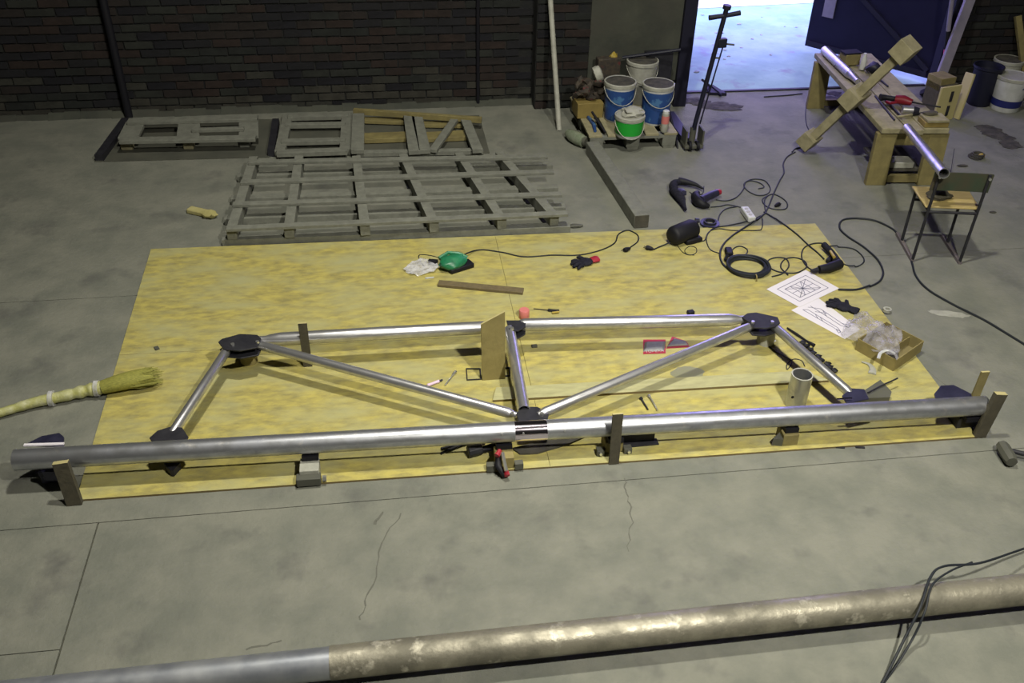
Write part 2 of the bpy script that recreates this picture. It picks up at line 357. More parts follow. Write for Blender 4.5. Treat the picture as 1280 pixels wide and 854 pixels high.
# ================================================================== BOARDS
bl = PG(190,311); 
cs = dict(BL=Vector((-1.72,6.27)), BR=Vector((3.27,6.17)), FL=Vector((-1.66,3.715)), FR=Vector((3.20,3.66)))
def bi(u, v): return cs['FL'].lerp(cs['FR'], u).lerp(cs['BL'].lerp(cs['BR'], u), v)
names = {(0,0):'yellow chipboard panel at front left of the covered area, under the large pipe end', (1,0):'yellow chipboard panel at front right, under the upright pipe stub and cardboard box',
         (0,1):'yellow chipboard panel at back left, with the green sander on it', (1,1):'yellow chipboard panel at back right, with the cable coil on it'}
for i in (0,1):
    for j in (0,1):
        g = .0002; u0, u1, v0, v1 = i*.5+g*(i), i*.5+.5-g*(1-i), j*.49+g*2*j, (.4897 if j == 0 else 1)
        o = MB().prism([bi(u0,v0), bi(u1,v0), bi(u1,v1), bi(u0,v1)], 0, BT).build('chipboard_panel', ['osb','osb_edge'], smooth=False)
        for p in o.data.polygons:
            if abs(p.normal.z) < .5: p.material_index = 1
        tag(o, names[(i,j)], 'board', 'yellow chipboard panels laid on the floor')
# ================================================================== TRUSS
TZ = .20
def T(px, py, z=TZ): return P(px, py, z)
tl, trr = P(19,575,.172), P(1231,507,.172)
ts = thing('tubular_truss', 'large welded aluminium tube truss lying on supports across the yellow panels', 'truss', (tl.x, tl.y, 0))
o_ = ts.location
mainr = .055
MZ = .172
def T0(px, py): return P(px, py, MZ)
def on_main(px): 
    t = (px-19)/(1231-19); 
    # intersection along the axis in plan
    a = T(px, 575+(507-575)*t); return a
j1, j2 = P(643,539.5,.172), P(683,537.3,.172)
for a, b in ((tl, j1), (j2, trr)):
    o = MB(o_).tube(a, b, mainr, 40).build('bottom_chord', 'alu2', ts)
MB(o_).tube(j1, j2, mainr*1.008, 40).build('sleeve', 'polish', ts)['label'] = 'short polished sleeve joining the two halves of the main tube'
bt = MB(o_)
for px, py in ((627,548),(652,548),(701,544)):
    d = Vector((0,-.82,.45)); 
    a = j1.lerp(trr, (px-643)/(1231-643)); a = a+d.normalized()*mainr; bt.path([a-d*.004, a+d*.006], .006, 8)
bt.build('rivet', 'bolt', ts)
def strut(name, a, b, r, ta=.10, tb=.10, m='alu'):
    a = Vector(a); b = Vector(b); d = (b-a); L = d.length; d.normalize()
    pts = [a, a+d*ta*.35, a+d*ta*.6, a+d*ta, b-d*tb, b-d*tb*.6, b-d*tb*.35, b]
    rr = [r*.62, r*.62, r*.8, r, r, r*.8, r*.62, r*.62]
    return MB(o_).path(pts, rr, 22).build(name, m, ts)
strut('top_chord', T(322,425.5), T(622,408.5), .040, .13, .05)
strut('top_chord', T(643,406.5), T(932,399.5), .040, .06, .11)
strut('end_strut', T(290,428), T0(213,546), .027, .05, .03)
strut('diagonal', T(315,429), T0(646,519), .028, .06, .05)
MB(o_).tube(T(637,412), T0(655,513), .034, 24).build('vertical_strut', 'alu', ts)
strut('diagonal', T0(672,519), T(948,404), .028, .05, .06)
strut('end_strut', T(962,403), T0(1066,495), .028, .05, .05)
# gusset plates: pairs of black plates
def gusset(pxs, z0=TZ+.022, th=.010, m='blacksteel', label=None, both=True):
    g = MB(o_); pl = [P(x, y, z0) for x, y in pxs]; g.prism([(p.x, p.y) for p in pl], z0, z0+th)
    if both: g.prism([(p.x, p.y) for p in pl], 2*TZ-z0-th, 2*TZ-z0)
    o = g.build('gusset_plate', m, ts, smooth=False, bevel=.003)
    if label: o['label'] = label
    return o
gusset([(273,429),(278,425),(300,419),(322,420),(327,425),(322,436),(300,440),(280,438)])
gusset([(927,398),(934,393),(945,392),(972,398),(975,405),(970,409),(958,412),(942,411),(936,404)])
gusset([(633,402),(657,402),(657,410),(648,415),(636,414)])
gusset([(187,549),(197,540),(213,535),(228,536),(236,548),(232,554),(192,556)], z0=0.185, both=False, label='dark triangular plate at the left foot of the truss')
gusset([(645,518),(655,510),(672,510),(686,519),(684,528),(648,528)], z0=0.170, m='blacksteel', both=False)
gusset([(1052,496),(1064,487),(1080,488),(1086,500),(1058,506)], z0=0.180, m='navy', both=False)
# downward fin below the left foot, plates at the ends of the main tube
MB(o_).prism([(P(x,y,.05).x, P(x,y,.05).y) for x, y in ((205,581),(226,580),(217,590),(213,590))], .02, .06).build('foot_plate', 'blacksteel', ts, smooth=False)
g = MB(o_); pl = [P(x, y, .205) for x, y in ((30,556),(52,545),(74,541),(80,546),(80,558))]; g.prism([(p.x,p.y) for p in pl], .195, .205); g.build('end_flange', 'navy', ts, smooth=False, bevel=.002)
g = MB(o_); g.bar(P(30,556.5,.208), P(80,555,.208), .016, .008); g.build('end_flange_glint', 'paper', ts)['label'] = 'lit edge of the left end flange, its glint painted white'  # edge highlight painted as a white strip
g = MB(o_); g.prism([(P(x,y,.12).x, P(x,y,.12).y) for x, y in ((48,580),(52,590),(75,590),(80,578))], .06, .12); g.build('end_lug', 'navy', ts, smooth=False)
g = MB(o_); pl = [P(x, y, .205) for x, y in ((1168,492),(1176,482),(1192,481),(1214,492),(1216,499),(1170,500))]; g.prism([(p.x,p.y) for p in pl], .195, .205); g.build('end_flange', 'navy', ts, smooth=False, bevel=.002)
g = MB(o_); g.bar(P(1046,499,.208), P(1065,498,.208), .012, .004); g.build('weld_strip', 'polish', ts)
g = MB(o_)
for px, py, zz in ((322,429,.23),(291,432,.23),(941,404,.23),(965,404,.23),(640,519,.178),(677,519,.178),(1064,493,.175),(640,412,.23)):
    c = P(px, py, zz); g.path([c, c+Vector((0,0,.014))], .012, 6)
g.build('bolts', 'bolt', ts)
# triangular steel offcut and wire behind the right foot
p4 = P(1096,487,BT)
o = MB().prism([(P(x,y,BT).x, P(x,y,BT).y) for x, y in ((1062,507),(1098,483),(1112,498),(1110,505))], BT, BT+.05).build('steel_wedge', 'plate', smooth=False); tag(o, 'dark steel wedge behind the main tube beside its right foot', 'wedge')
o = MB().path([P(1085,491,.075), P(1100,483,.075), P(1122,473,.075)], .005, 6).build('steel_rod', 'blacksteel'); tag(o, 'short black rod sticking out over the dark steel wedge', 'rod')
# ================================================================== SUPPORTS
def slat(name, label, base, top, wd, th=.012, m='slat', cut=0, cap=None, cat='prop'):
    base = Vector(base); top = Vector(top); u = (top-base).normalized(); x = Vector((1,0,0)); y = u.cross(x).normalized(); x = y.cross(u).normalized()
    b = [base-x*wd/2-y*th/2, base+x*wd/2-y*th/2, base+x*wd/2+y*th/2, base-x*wd/2+y*th/2]
    H = (top-base)
    t = [b[0]+H, b[1]+H+u*cut, b[2]+H+u*cut, b[3]+H]
    mb = MB((base.x, base.y, base.z)).hexa(b, t)
    o = mb.build(name, [m, 'ply_edge'] , smooth=False, bevel=.001)
    n = 0
    for p in o.data.polygons:
        if p.normal.dot(u) > .8: p.material_index = 1
    return tag(o, label, cat)
b = P(617,474,BT); slat('plywood_prop', 'tall plywood prop with slanted top leaning on the middle of the top chord', b, (b.x-.005, b.y+.02, .405), .14, .014, 'ply', cut=.075)
b = P(385,458,BT); slat('narrow_prop', 'narrow dark slat standing in front of the left half of the top chord', b, (b.x+.0, b.y, .33), .052, .012, 'slat')
b = P(767,577,BT); b.y = max(b.y, 3.705); b.z = 0; b = P(767,580,0); slat('narrow_prop', 'dark slat standing in front of the main tube just right of its sleeve', (b.x,b.y,0), (b.x+.0, b.y+.02, .335), .056, .012, 'slat')
b = P(94,630,0); slat('end_prop', 'brown board propped in front of the left end of the main tube', (b.x,b.y,0), (b.x-.02, b.y+.04, .25), .075, .03, 'slat')
b = P(1219,546,0); slat('end_prop', 'dark brown board propped in front of the right end of the main tube', (b.x+.02,b.y,0), (b.x+.06, b.y+.01, .30), .07, .03, 'slat')
q = PY(1227,472,3.80); slat('end_prop', 'yellow brown batten standing behind the right end of the main tube', (q.x,3.80,0), (q.x+.01, 3.80, .365), .05, .012, 'wood_y')
def pad_block(label, px, py, wd, h, m, pad=True, rubber=True):
    b = P(px, py, BT if in_board(P(px,py)) else 0); a = P(px, 575+(507-575)*(px-19)/1212., .172)
    t = thing('support_block', label, 'block', (b.x, b.y+.0, BT))
    MB(t.location).box((b.x, b.y+.05, BT+h/2), (wd, .10, h)).build('block', m, t, bevel=.004)
    if rubber: MB(t.location).box((b.x+.005, a.y-.005, BT+h+(MZ-mainr-BT-h)/2), (wd*.85, .075, max(.008, MZ-mainr-BT-h))).build('rubber_pad', 'black', t)
    return t, b
t1, b1 = pad_block('pale block with dark steel foot under the left part of the main tube', 388, 602, .10, .075, 'offwhite')
MB(t1.location).box((b1.x-.005, b1.y-.012, BT+.025), (.125, .05, .05)).build('steel_foot', 'plate', t1, bevel=.004)
MB(t1.location).path([(b1.x+.065,b1.y-.012,BT+.025),(b1.x+.085,b1.y-.012,BT+.025)], .017, 6).build('foot_nut', 'bolt', t1)
t1, b1 = pad_block('yellow wooden block under the main tube in front of the upright pipe stub', 987, 557, .09, .075, 'wood_y')
MB(t1.location).prism([(b1.x-.10,b1.y+.01),(b1.x-.045,b1.y+.0),(b1.x-.045,b1.y+.06)], BT, BT+.05).build('steel_bracket', 'plate', t1)
t1, b1 = pad_block('greenish wooden block under the main tube behind the red clamp', 631, 586, .10, .075, 'ply')
for s in (-1, 1): MB(t1.location).box((b1.x+s*.075, b1.y+.0, BT+.02), (.045, .035, .04)).build('steel_bracket', 'plate', t1)
t1, b1 = pad_block('wooden block with bolted brackets behind the dark slat by the sleeve', 767, 566, .10, .075, 'wood_y', rubber=True)
for s in (-1, 1):
    MB(t1.location).box((b1.x+s*.075, b1.y-.0, BT+.018), (.045, .04, .036)).build('steel_bracket', 'plate', t1, bevel=.003)
    MB(t1.location).path([(b1.x+s*.078,b1.y-.03,BT+.02),(b1.x+s*.078,b1.y-.018,BT+.02)], .009, 6).build('bolt', 'bolt', t1)
t1, b1 = pad_block('blackened block under the right end of the main tube', 1207, 535, .12, .075, 'blacksteel')
t1, b1 = pad_block('dark block under the left end of the main tube beside the brown board', 66, 606, .10, .075, 'navy')
# red clamp leaning on block
b = P(628,598,0)
rc = thing('red_clamp', 'red and black clamp leaning against the front edge of the panels below the sleeve', 'clamp', (b.x, b.y, 0))
a0, a1 = P(632,596,.02), P(622,567,.10)
MB(b).path([a0, a0.lerp(a1,.5)+Vector((-.02,0,.0)), a1], [.014,.02,.012], 10).build('body', 'black', rc)
MB(b).path([P(634,595,.035), P(631,584,.055)], [.016,.012], 10).build('lower_jaw', 'red', rc)
MB(b).path([P(621,570,.115), P(625,563,.125)], [.016,.012], 10).build('upper_jaw', 'red', rc)
MB(b).path([P(633,589,.07), P(628,566,.12)], .010, 8).build('spindle', 'bolt', rc)
# rings under upper nodes
b = P(311,456,BT)
o = MB().tube((b.x,b.y+.035,BT), (b.x,b.y+.035,TZ-.034), .052, 28, .006).build('wooden_ring', 'ply'); tag(o, 'pale brown ring under the left black gusset plate', 'ring')
b = P(960,434,BT)
o = MB().tube((b.x,b.y+.055,BT), (b.x,b.y+.055,TZ-.034), .056, 28, .006).build('white_ring', 'offwhite'); tag(o, 'white pipe ring under the right black gusset plate', 'ring')
# stub pipe
c = P(1003,468,.235)
sb = thing('pipe_stub', 'short grey pipe stub standing upright behind the main tube', 'pipe', (c.x, c.y, BT))
MB(sb.location).tube((c.x,c.y,BT), (c.x,c.y,.232), .060, 36, .006).build('pipe_wall', 'alu2', sb)
MB(sb.location).tube((c.x,c.y,.232), (c.x,c.y,.236), .0605, 36, .007).build('cut_rim', 'offwhite', sb)['label'] = 'pale cut rim'
hd = PY(993,488,c.y-.061); MB(sb.location).path([(hd.x,c.y-.058,.12),(hd.x,c.y-.0605,.12)], .009, 12).build('drill_hole', 'black', sb)
# long thin plank on boards
pl = [P(x,y,BT) for x,y in ((616,503),(1036,478),(1004,466),(620,487))]
o = MB().prism([(p.x,p.y) for p in pl], BT, BT+.016).build('plank', ['osb','osb_edge'], smooth=False)
for p in o.data.polygons:
    if abs(p.normal.z) < .5: p.material_index = 1
M['plank'] = mat('pale_plank', (.40,.385,.20), .6, col2=(.30,.29,.15), scale=9, stretch=(1,4,1)); o.data.materials[0] = M['plank']
tag(o, 'long pale plank lying on the panels just behind the main tube', 'plank')
# ================================================================== LOOSE ITEMS ON THE BOARDS
a, b = P(548,356,BT), P(654,366,BT)
o = MB((a+b)/2).bar(a+Vector((0,0,.011)), b+Vector((0,0,.011)), .062, .020).build('wooden_lath', 'lath', bevel=.002); tag(o, 'short brown wooden lath lying on the yellow panels below the green sander', 'lath')
def roll(name, label, px, py, r, h, m, cat='tape'):
    c = P(px, py, BT); o = MB(c).tube(c, c+Vector((0,0,h)), r, 28, r*.35).build(name, m); return tag(o, label, cat)
c = P(655,397,BT); 
tp = MB(c).lathe([(.031,0),(.034,.004),(.034,.058),(.031,.062)], c, 28).build('tape_roll', 'pink'); tag(tp, 'pink roll of tape behind the middle joint of the top chord', 'tape')
# pliers thing beside
def screwdriver(name, label, a, b, hr=.010, hm='black', sm='blacksteel', frac=.45, cat='tool', sr=.003):
    a = Vector(a); b = Vector(b); d = (b-a); t = thing(name, label, cat, (a.x, a.y, min(a.z,b.z)-hr))
    mpt = a+d*frac
    MB(t.location).path([a, a+d*.03, a+d*frac*.5, mpt-d*.03, mpt], [hr*.6, hr, hr*.85, hr, hr*.5], 10).build('handle', hm, t)
    MB(t.location).path([mpt, b], sr, 6).build('shaft', sm, t); return t
s1 = screwdriver('needle_pliers', 'black and yellow handled tool beside the pink tape roll', P(699,389,BT+.011), P(667,386,BT+.006), .011, 'black')
MB(s1.location).path([P(699,390,BT+.012), P(690,391,BT+.012)], .007, 8).build('yellow_grip', 'yellow', s1)
c = P(863,393,BT); o = MB(c).box(c+Vector((0,0,.014)), (.045,.035,.028), .2).build('small_cube', 'black', bevel=.004); tag(o, 'small black cube behind the right half of the top chord', 'cap')
c = P(668,434,BT); o = MB(c).box(c+Vector((0,0,.008)), (.035,.02,.016), .1).build('steel_nut', 'plate', bevel=.002); tag(o, 'small dark nut on the panels right of the vertical strut', 'nut')
c = P(196,436,BT); o = MB(c).box(c+Vector((0,0,.004)), (.025,.035,.008), .5).build('dark_chip', 'plate'); tag(o, 'small grey chip lying alone on the back left panel', 'chip')
# red packets
def packet(label, pxs, thick=.010):
    pp = [P(x,y,BT) for x,y in pxs]; c = sum(pp, Vector())/4; t = thing('blister_packet', label, 'packet', (c.x,c.y,BT), group='red and grey packets')
    mb = MB(c); n = 5
    mb.prism([(p.x,p.y) for p in pp], BT, BT+.003); mb.build('backing_card', 'red', t, smooth=False)
    inn = [p.lerp(c, .18) for p in pp]; top = [p.lerp(c, .35) for p in pp]
    inn = [Vector((c.x+(p.x-c.x)*1.15, c.y+(p.y-c.y)*.78, 0)) for p in inn]; top = [Vector((c.x+(p.x-c.x)*1.15, c.y+(p.y-c.y)*.78, 0)) for p in top]
    MB(c).hexa([Vector((p.x,p.y,BT+.003)) for p in inn], [Vector((p.x,p.y,BT+.003+thick)) for p in top]).build('blister', 'silver', t, smooth=False)
    return t, pp, c
t, pp, c = packet('red packet with grey window and white print lying flat left of its twin', ((804,443),(832,442),(832,425),(804,425)))
a, b = pp[0].lerp(pp[3], .14), pp[1].lerp(pp[2], .14); wm = MB(c)
tx = bpy.data.curves.new('lettering', 'FONT'); tx.body = 'ТОРЕХА'; tx.size = .030; tx.extrude = .0006; tx.align_x = 'CENTER'
to = bpy.data.objects.new('packet_print', tx); COL.objects.link(to)
dg = bpy.context.evaluated_depsgraph_get(); me = bpy.data.meshes.new_from_object(to.evaluated_get(dg)); bpy.data.objects.remove(to)
to = bpy.data.objects.new('packet_print', me); COL.objects.link(to); me.materials.append(M['white']); to.parent = t
mp = a.lerp(b, .5)-Vector((0,.008,0)); to.location = mp-Vector((c.x,c.y,BT))+Vector((0,0,.0045)); 
packet('red edged packet with grey window leaning askew beside the printed packet', ((833,436),(862,434),(858,427),(840,421)))
# marker and screwdriver behind the left diagonal
screwdriver('marker_pen', 'pinkish white marker pen lying behind the left diagonal tube', P(534,482,BT+.01), P(553,475,BT+.01), .010, 'pinkwhite', 'navy', .8, 'pen', .006)
screwdriver('steel_spanner', 'slim pale steel spanner lying right of the marker pen', P(570,464,BT+.008), P(556,482,BT+.006), .010, 'bolt', 'bolt', .3, 'spanner', .005)
# wire clip around prop
pts = [P(x,y,BT+.006) for x,y in ((600,461),(583,461),(584,475),(601,474))]
o = MB(pts[1]).path(pts+[pts[0]], .0045, 6).build('wire_clip', 'blacksteel'); tag(o, 'rectangular black wire clip left of the plywood prop', 'clip')
pts = [P(x,y,BT+.006) for x,y in ((631,460),(637,460),(637,470),(631,470))]
o = MB(pts[1]).path(pts, .006, 6).build('wire_clip', 'blacksteel'); tag(o, 'small dark clip end right of the plywood prop', 'clip')
# bolts near tube
for lb, a, b in (('dark bolt lying behind the main tube left of the slim silver bolt', (802,499),(810,512)), ('slim silver bolt lying behind the main tube right of the dark bolt', (812,496),(822,513))):
    a = P(*a, BT+.010); b = P(*b, BT+.008); t = thing('loose_bolt', lb, 'bolt', (a.x,a.y,BT), group='two loose bolts behind the main tube')
    mm = 'blacksteel' if 'dark' in lb[:5] else 'bolt'
    MB(t.location).path([a, b], .005, 8).build('shank', mm, t); d = (a-b).normalized(); MB(t.location).path([a, a+d*.012], .010, 6).build('head', mm, t)
# tools under the main tube
a, b = P(552,566,BT+.012), P(590,556,BT+.012)
t = thing('pliers', 'black pliers lying under the main tube left of the dark drill case', 'pliers', (a.x,a.y,BT))
for s in (0, 1): MB(a).path([P(551,561+s*6,BT+.012), P(562,558+s*4,BT+.012), P(572,558,BT+.012)], [.007,.008,.007], 8).build('handle', 'black', t)
MB(a).path([P(570,558,BT+.012), P(578,555,BT+.012), P(592,553,BT+.010)], [.012,.012,.003], 8, flat=.6).build('jaws', 'blacksteel', t)
a = P(590,571,BT)
t = thing('battery_drill', 'dark cordless drill lying under the main tube behind the red clamp', 'drill', (a.x,a.y,BT))
MB(a).path([P(585,565,BT+.035), P(602,561,BT+.035)], [.035,.032], 8).build('battery', M['red'] if False else 'blacksteel', t, bevel=.004)
MB(a).path([P(600,563,BT+.03), P(618,558,BT+.035), P(636,553,BT+.035)], [.018,.020,.026], 10).build('grip', 'black', t)
MB(a).path([P(606,555,BT+.055), P(598,558,BT+.05)], .006, 6).build('trigger', 'bolt', t)
a, b = P(778,558,BT), P(816,548,BT)
t = thing('dark_angle_iron', 'dark angle iron lying under the main tube right of the slat', 'angle iron', (a.x,a.y,BT))
MB(a).bar(P(779,556,BT+.004), P(822,552,BT+.004), .05, .008).build('flange', 'blacksteel', t); MB(a).bar(P(779,549,BT+.03), P(818,546,BT+.03), .008, .05).build('web', 'blacksteel', t)
a, b = P(655,572,BT), P(715,553,BT)
o = MB(a).prism([(P(x,y,BT).x,P(x,y,BT).y) for x,y in ((640,562),(650,569),(672,568),(712,556),(730,548),(700,548))], BT, BT+.012).build('curved_steel_offcut', 'wood_dark', smooth=False); tag(o, 'dark curved offcut lying under the main tube below the sleeve', 'offcut')
# oil stain (thin) 
o = MB(P(860,466,BT)).blob(P(860,467,BT), (.10,.075,.0008), .25, 5, 3, seed=4).build('grease_patch', 'plank'); M['grease'] = mat('grease', (.20,.20,.12), .5); o.data.materials[0] = M['grease']; o['kind'] = 'stuff'; tag(o, 'grey damp patch on the panel below the right diagonal', 'stain')
# ---- cables
cn = [0]
def cable(label, pts, r=.006, h=None, smooth=True, k=8, m='cable', cat='cable', group=None, name='cable', parent=None):
    cn[0] += 1; e = r*.3*((cn[0]*7) % 5)/5
    q = []
    for i, p in enumerate(pts):
        hh = (p[2] if len(p) > 2 else 0); q.append(PG(p[0], p[1], r+hh))
    c = cat_rom(q, k) if smooth else q
    for p in c:
        if in_board(p): p.z = max(p.z, BT+r)
        else: p.z = max(p.z, r)
    base = Vector((c[0].x, c[0].y, 0)) if parent is None else parent.location
    o = MB(base).path(c, r, 6).build(name, m, parent)
    if parent is None: tag(o, label, cat, group)
    return o
def plug(label, px, py, ang, parent=None):
    c = PG(px, py, .016); d = Vector((math.cos(ang), math.sin(ang), 0)); base = parent.location if parent else Vector((c.x,c.y,c.z-.016))
    o = MB(base).path([c-d*.035, c-d*.02, c+d*.005, c+d*.02], [.008,.014,.019,.017], 10); n = Vector((-d.y,d.x,0))
    for s in (-1,1): o.path([c+d*.018+n*s*.009, c+d*.040+n*s*.009], .0025, 6)
    o = o.build('plug', 'black', parent)
    if parent is None: tag(o, label, 'plug')
    return o
# green sander
g0 = P(563,333,BT)
gs = thing('green_sander', 'green electric sander with black base lying on the back left panel', 'power tool', (g0.x, g0.y, BT))
MB(g0).blob(P(566,327,BT+.055), (.105,.075,.045), .18, 5, 3, seed=2, rz=.5).build('green_housing', 'green', gs)
MB(g0).box(P(575,333,BT+.02), (.19,.085,.035), .45).build('sanding_base', 'black', gs, bevel=.008)
MB(g0).path([P(546,328,BT+.03), P(536,326,BT+.03)], [.022,.015], 10).build('dust_port', 'black', gs)
MB(g0).path([P(549,323,BT+.065), P(560,316,BT+.085), P(573,317,BT+.085), P(584,322,BT+.06)], .014, 8).build('handle', 'green', gs)
cable('', [(576,320,.05),(596,313),(625,315),(655,321),(690,319),(722,319),(750,313),(768,304),(773,293),(785,288),(797,294),(797,302),(788,309)], .005, parent=gs, name='power_cord')
plug('', 783, 312, 3.6, gs)
cable('thin dark wire bent beside the left end of the green sander', [(548,322),(536,319),(524,319),(525,326),(531,334)], .003, cat='wire', name='bent_wire')
# clear bag
c = P(527,336,BT)
o = MB(c).blob(c+Vector((0,0,.02)), (.11,.085,.022), .5, 7, 3, seed=9, rz=.4, flatbottom=BT+.001).build('clear_bag', 'film2'); tag(o, 'small crumpled clear plastic bag left of the green sander', 'plastic bag')
c = P(537,348,BT); o = MB(c).box(c+Vector((0,0,.004)), (.06,.012,.006), .1).build('white_clip', 'white'); tag(o, 'tiny white strip in front of the small crumpled clear bag', 'strip')
# gloves
def glove(label, px, py, rz, sc=1., cuff=None, dark='blackfab', cat='glove'):
    c = PG(px, py); t = thing('work_glove', label, cat, (c.x,c.y,c.z), rz)
    mb = MB(); mb.blob((0,0,.018), (.055*sc,.048*sc,.018), .12, 5, 3, seed=px); 
    mb.build('palm', dark, t)
    for i, (a, l) in enumerate(((-.42,.055),(-.14,.075),(.12,.08),(.40,.065))):
        y = (-.032+.021*i)*sc; d = Vector((math.cos(a), math.sin(a), 0)); p = Vector((.040*sc, y, .016))
        MB().path([p, p+d*l*sc*.5+Vector((0,0,.008)), p+d*l*sc*.9, p+d*l*sc], [.013*sc,.013*sc,.011*sc,.005*sc], 8).build('finger', dark, t)
    p = Vector((-.01*sc,-.040*sc,.014)); d = Vector((.5,-.86,0)); MB().path([p, p+d*.035*sc+Vector((0,0,.006)), p+d*.06*sc], [.014*sc,.013*sc,.006*sc], 8).build('thumb', dark, t)
    if cuff: MB().path([Vector((-.045*sc,0,.018)), Vector((-.085*sc,0,.02)), Vector((-.10*sc,0,.018))], [.030*sc,.036*sc,.034*sc], 14, flat=.5).build('cuff', cuff, t)
    return t
glove('black work glove with red cuff lying on the back panel beyond the plywood prop', 732, 330, R_(200), 1.0, 'red')
glove('black work glove lying on the corner of the drawing sheet', 1054, 386, R_(135), 1.0, 'blackfab')
# papers
def paper(label, pxs, lines, zz):
    pp = [P(x,y,BT) for x,y in pxs]; c = pp[0]; t = thing('drawing_sheet', label, 'paper', (c.x,c.y,BT), group='printed drawing sheets')
    o = MB(c)
    o.add([Vector((p.x,p.y,BT+zz)) for p in pp]+[Vector((p.x,p.y,BT+zz+.0012)) for p in pp], [(0,3,2,1),(4,5,6,7),(0,1,5,4),(1,2,6,5),(2,3,7,6),(3,0,4,7)])
    o.build('sheet', 'paper', t, smooth=False); ln = MB(c)
    def uv(u, v): return pp[0].lerp(pp[1],u).lerp(pp[3].lerp(pp[2],u), v)+Vector((0,0,zz+.0018))
    for a, b in lines: ln.bar(uv(*a), uv(*b), .0042, .0008)
    ln.build('printed_lines', 'ink', t, smooth=False)
x0,x1,y0,y1 = .14,.86,.16,.84; a0,a1,b0,b1 = .24,.76,.27,.73
def rect(a,b,c,d): return [((a,c),(b,c)),((b,c),(b,d)),((b,d),(a,d)),((a,d),(a,c))]
L1 = rect(x0,x1,y0,y1)+rect(a0,a1,b0,b1)+[((a0,b0),(a1,b1)),((a0,b1),(a1,b0)),((.5,b0),(.5,b1)),((a0,.5),(a1,.5)),((a0,b0),(.5,.5)),((.37,b0),(.37,b1)),((.63,b0),(.63,b1)),((.37,b0),(.63,b1)),((.63,b0),(.37,b1))]
L2 = [((.15,.25),(.9,.25)),((.15,.25),(.15,.12)),((.15,.12),(.24,.25)),((.25,.36),(.85,.36)),((.15,.25),(.25,.36)),((.5,.25),(.6,.36)),((.7,.36),(.6,.25)),((.85,.36),(.9,.25)),
      ((.15,.68),(.75,.68)),((.15,.68),(.15,.85)),((.15,.85),(.28,.68)),((.25,.55),(.9,.55)),((.6,.68),(.75,.45)),((.75,.68),(.9,.45)),((.55,.55),(.7,.68)),((.15,.68),(.25,.55))]
paper('white sheet with a printed crossed truss drawing, the one nearer the cable coil', ((999,384.5),(1049,361),(1007,338),(958,362)), L1, .002)
paper('white sheet with printed slim truss drawings partly under the black glove', ((1056,424),(1075,412),(1022,372),(989,388)), [((u,v),(p,q)) for (v,u),(q,p) in L2], .0002)
# film bag over the box
c = P(1090,408,BT)
mb = MB(c); nx, ny = 22, 16; vs = []; fs = []
A_, B_, C_, D_ = P(1050,418,BT), P(1120,452,BT+.09), P(1128,420,BT+.10), P(1072,390,BT)
for i in range(nx):
    for j in range(ny):
        u, v = i/(nx-1), j/(ny-1); p = A_.lerp(B_,u).lerp(D_.lerp(C_,u),v)
        e = min(u,1-u,v,1-v)*2; p.z += .010+.06*math.sqrt(max(0,e))+.035*noise.noise(Vector((u*6,v*6,1)))+.02*noise.noise(Vector((u*14,v*14,5)))
        p.x += .03*noise.noise(Vector((u*4,v*4,9))); p.y += .04*noise.noise(Vector((u*4,v*4,19))); p.z = max(p.z, BT+.004); vs.append(p)
for i in range(nx-1):
    for j in range(ny-1): k = i*ny+j; fs.append((k,k+ny,k+ny+1,k+1))
mb.add(vs, fs); o = mb.build('plastic_bag', 'film', ang=80); tag(o, 'clear crumpled plastic bag draped over the cardboard box and paper edge', 'plastic bag')
# cardboard box (open)
cb = [P(x,y,BT) for x,y in ((1069,437),(1116,464),(1150,440),(1104,416))]; cc = sum(cb, Vector())/4
bx = thing('cardboard_box', 'open brown cardboard box with a divider at the right side of the panels', 'box', (cc.x,cc.y,BT)); bh = .085
MB(cc).prism([(p.x,p.y) for p in cb], BT, BT+.004).build('bottom', 'cardin', bx, smooth=False)
for i in range(4):
    a, b = cb[i], cb[(i+1)%4]; MB(cc).bar(a+Vector((0,0,bh/2)), b+Vector((0,0,bh/2)), .006, bh).build('side_wall', 'card', bx, smooth=False)
a, b = cb[0].lerp(cb[1], .66), cb[3].lerp(cb[2], .66); MB(cc).bar(a+Vector((0,0,bh/2-.005)), b+Vector((0,0,bh/2-.005)), .005, bh-.02).build('divider', 'card', bx, smooth=False)
c = cb[1].lerp(cb[3], .28); o = MB(c).blob((c.x,c.y,BT+.025), (.07,.035,.02), .3, 6, 2, seed=3, rz=.6).build('hardware_bag', 'net'); tag(o, 'dark bagged fittings inside the near part of the cardboard box', 'fittings')
c = P(1108,443,BT); pts = [P(x,y,BT+.10) for x,y in ((1098,448),(1101,441),(1110,438),(1119,442))]
o = MB(c).path(cat_rom(pts,5), .010, 8, flat=.4).build('white_ring_offcut', 'white'); tag(o, 'white curved strip poking out of the cardboard box', 'strip')
pts = [P(x,y,BT+.007) for x,y in ((1077,452),(1086,455),(1091,461),(1090,467))]
o = MB(pts[0]).path(cat_rom(pts,5), [.006]+[.022]*13+[.026,.02], 8, flat=.25).build('white_crescent', 'offwhite') if False else MB(pts[0]).path(cat_rom(pts,5), [.006+.018*(i/15) for i in range(16)], 8, flat=.25).build('white_crescent', 'offwhite'); tag(o, 'white crescent shaped offcut left of the cardboard box corner', 'offcut')
c = P(1108,391,0); o = MB(c).tube(c+Vector((0,0,.0)), c+Vector((0,0,.02)), .028, 16, .012).build('steel_washer', 'offwhite'); o.location.z = .0; tag(o, 'small pale ring at the right edge of the panels', 'ring'); o.location.z = BT
# orange lighter near right gusset
screwdriver('orange_marker', 'tiny orange and white marker under the right gusset plate', P(960,431,BT+.01), P(969,426,BT+.01), .010, 'orange', 'white', .6, 'pen', .008)
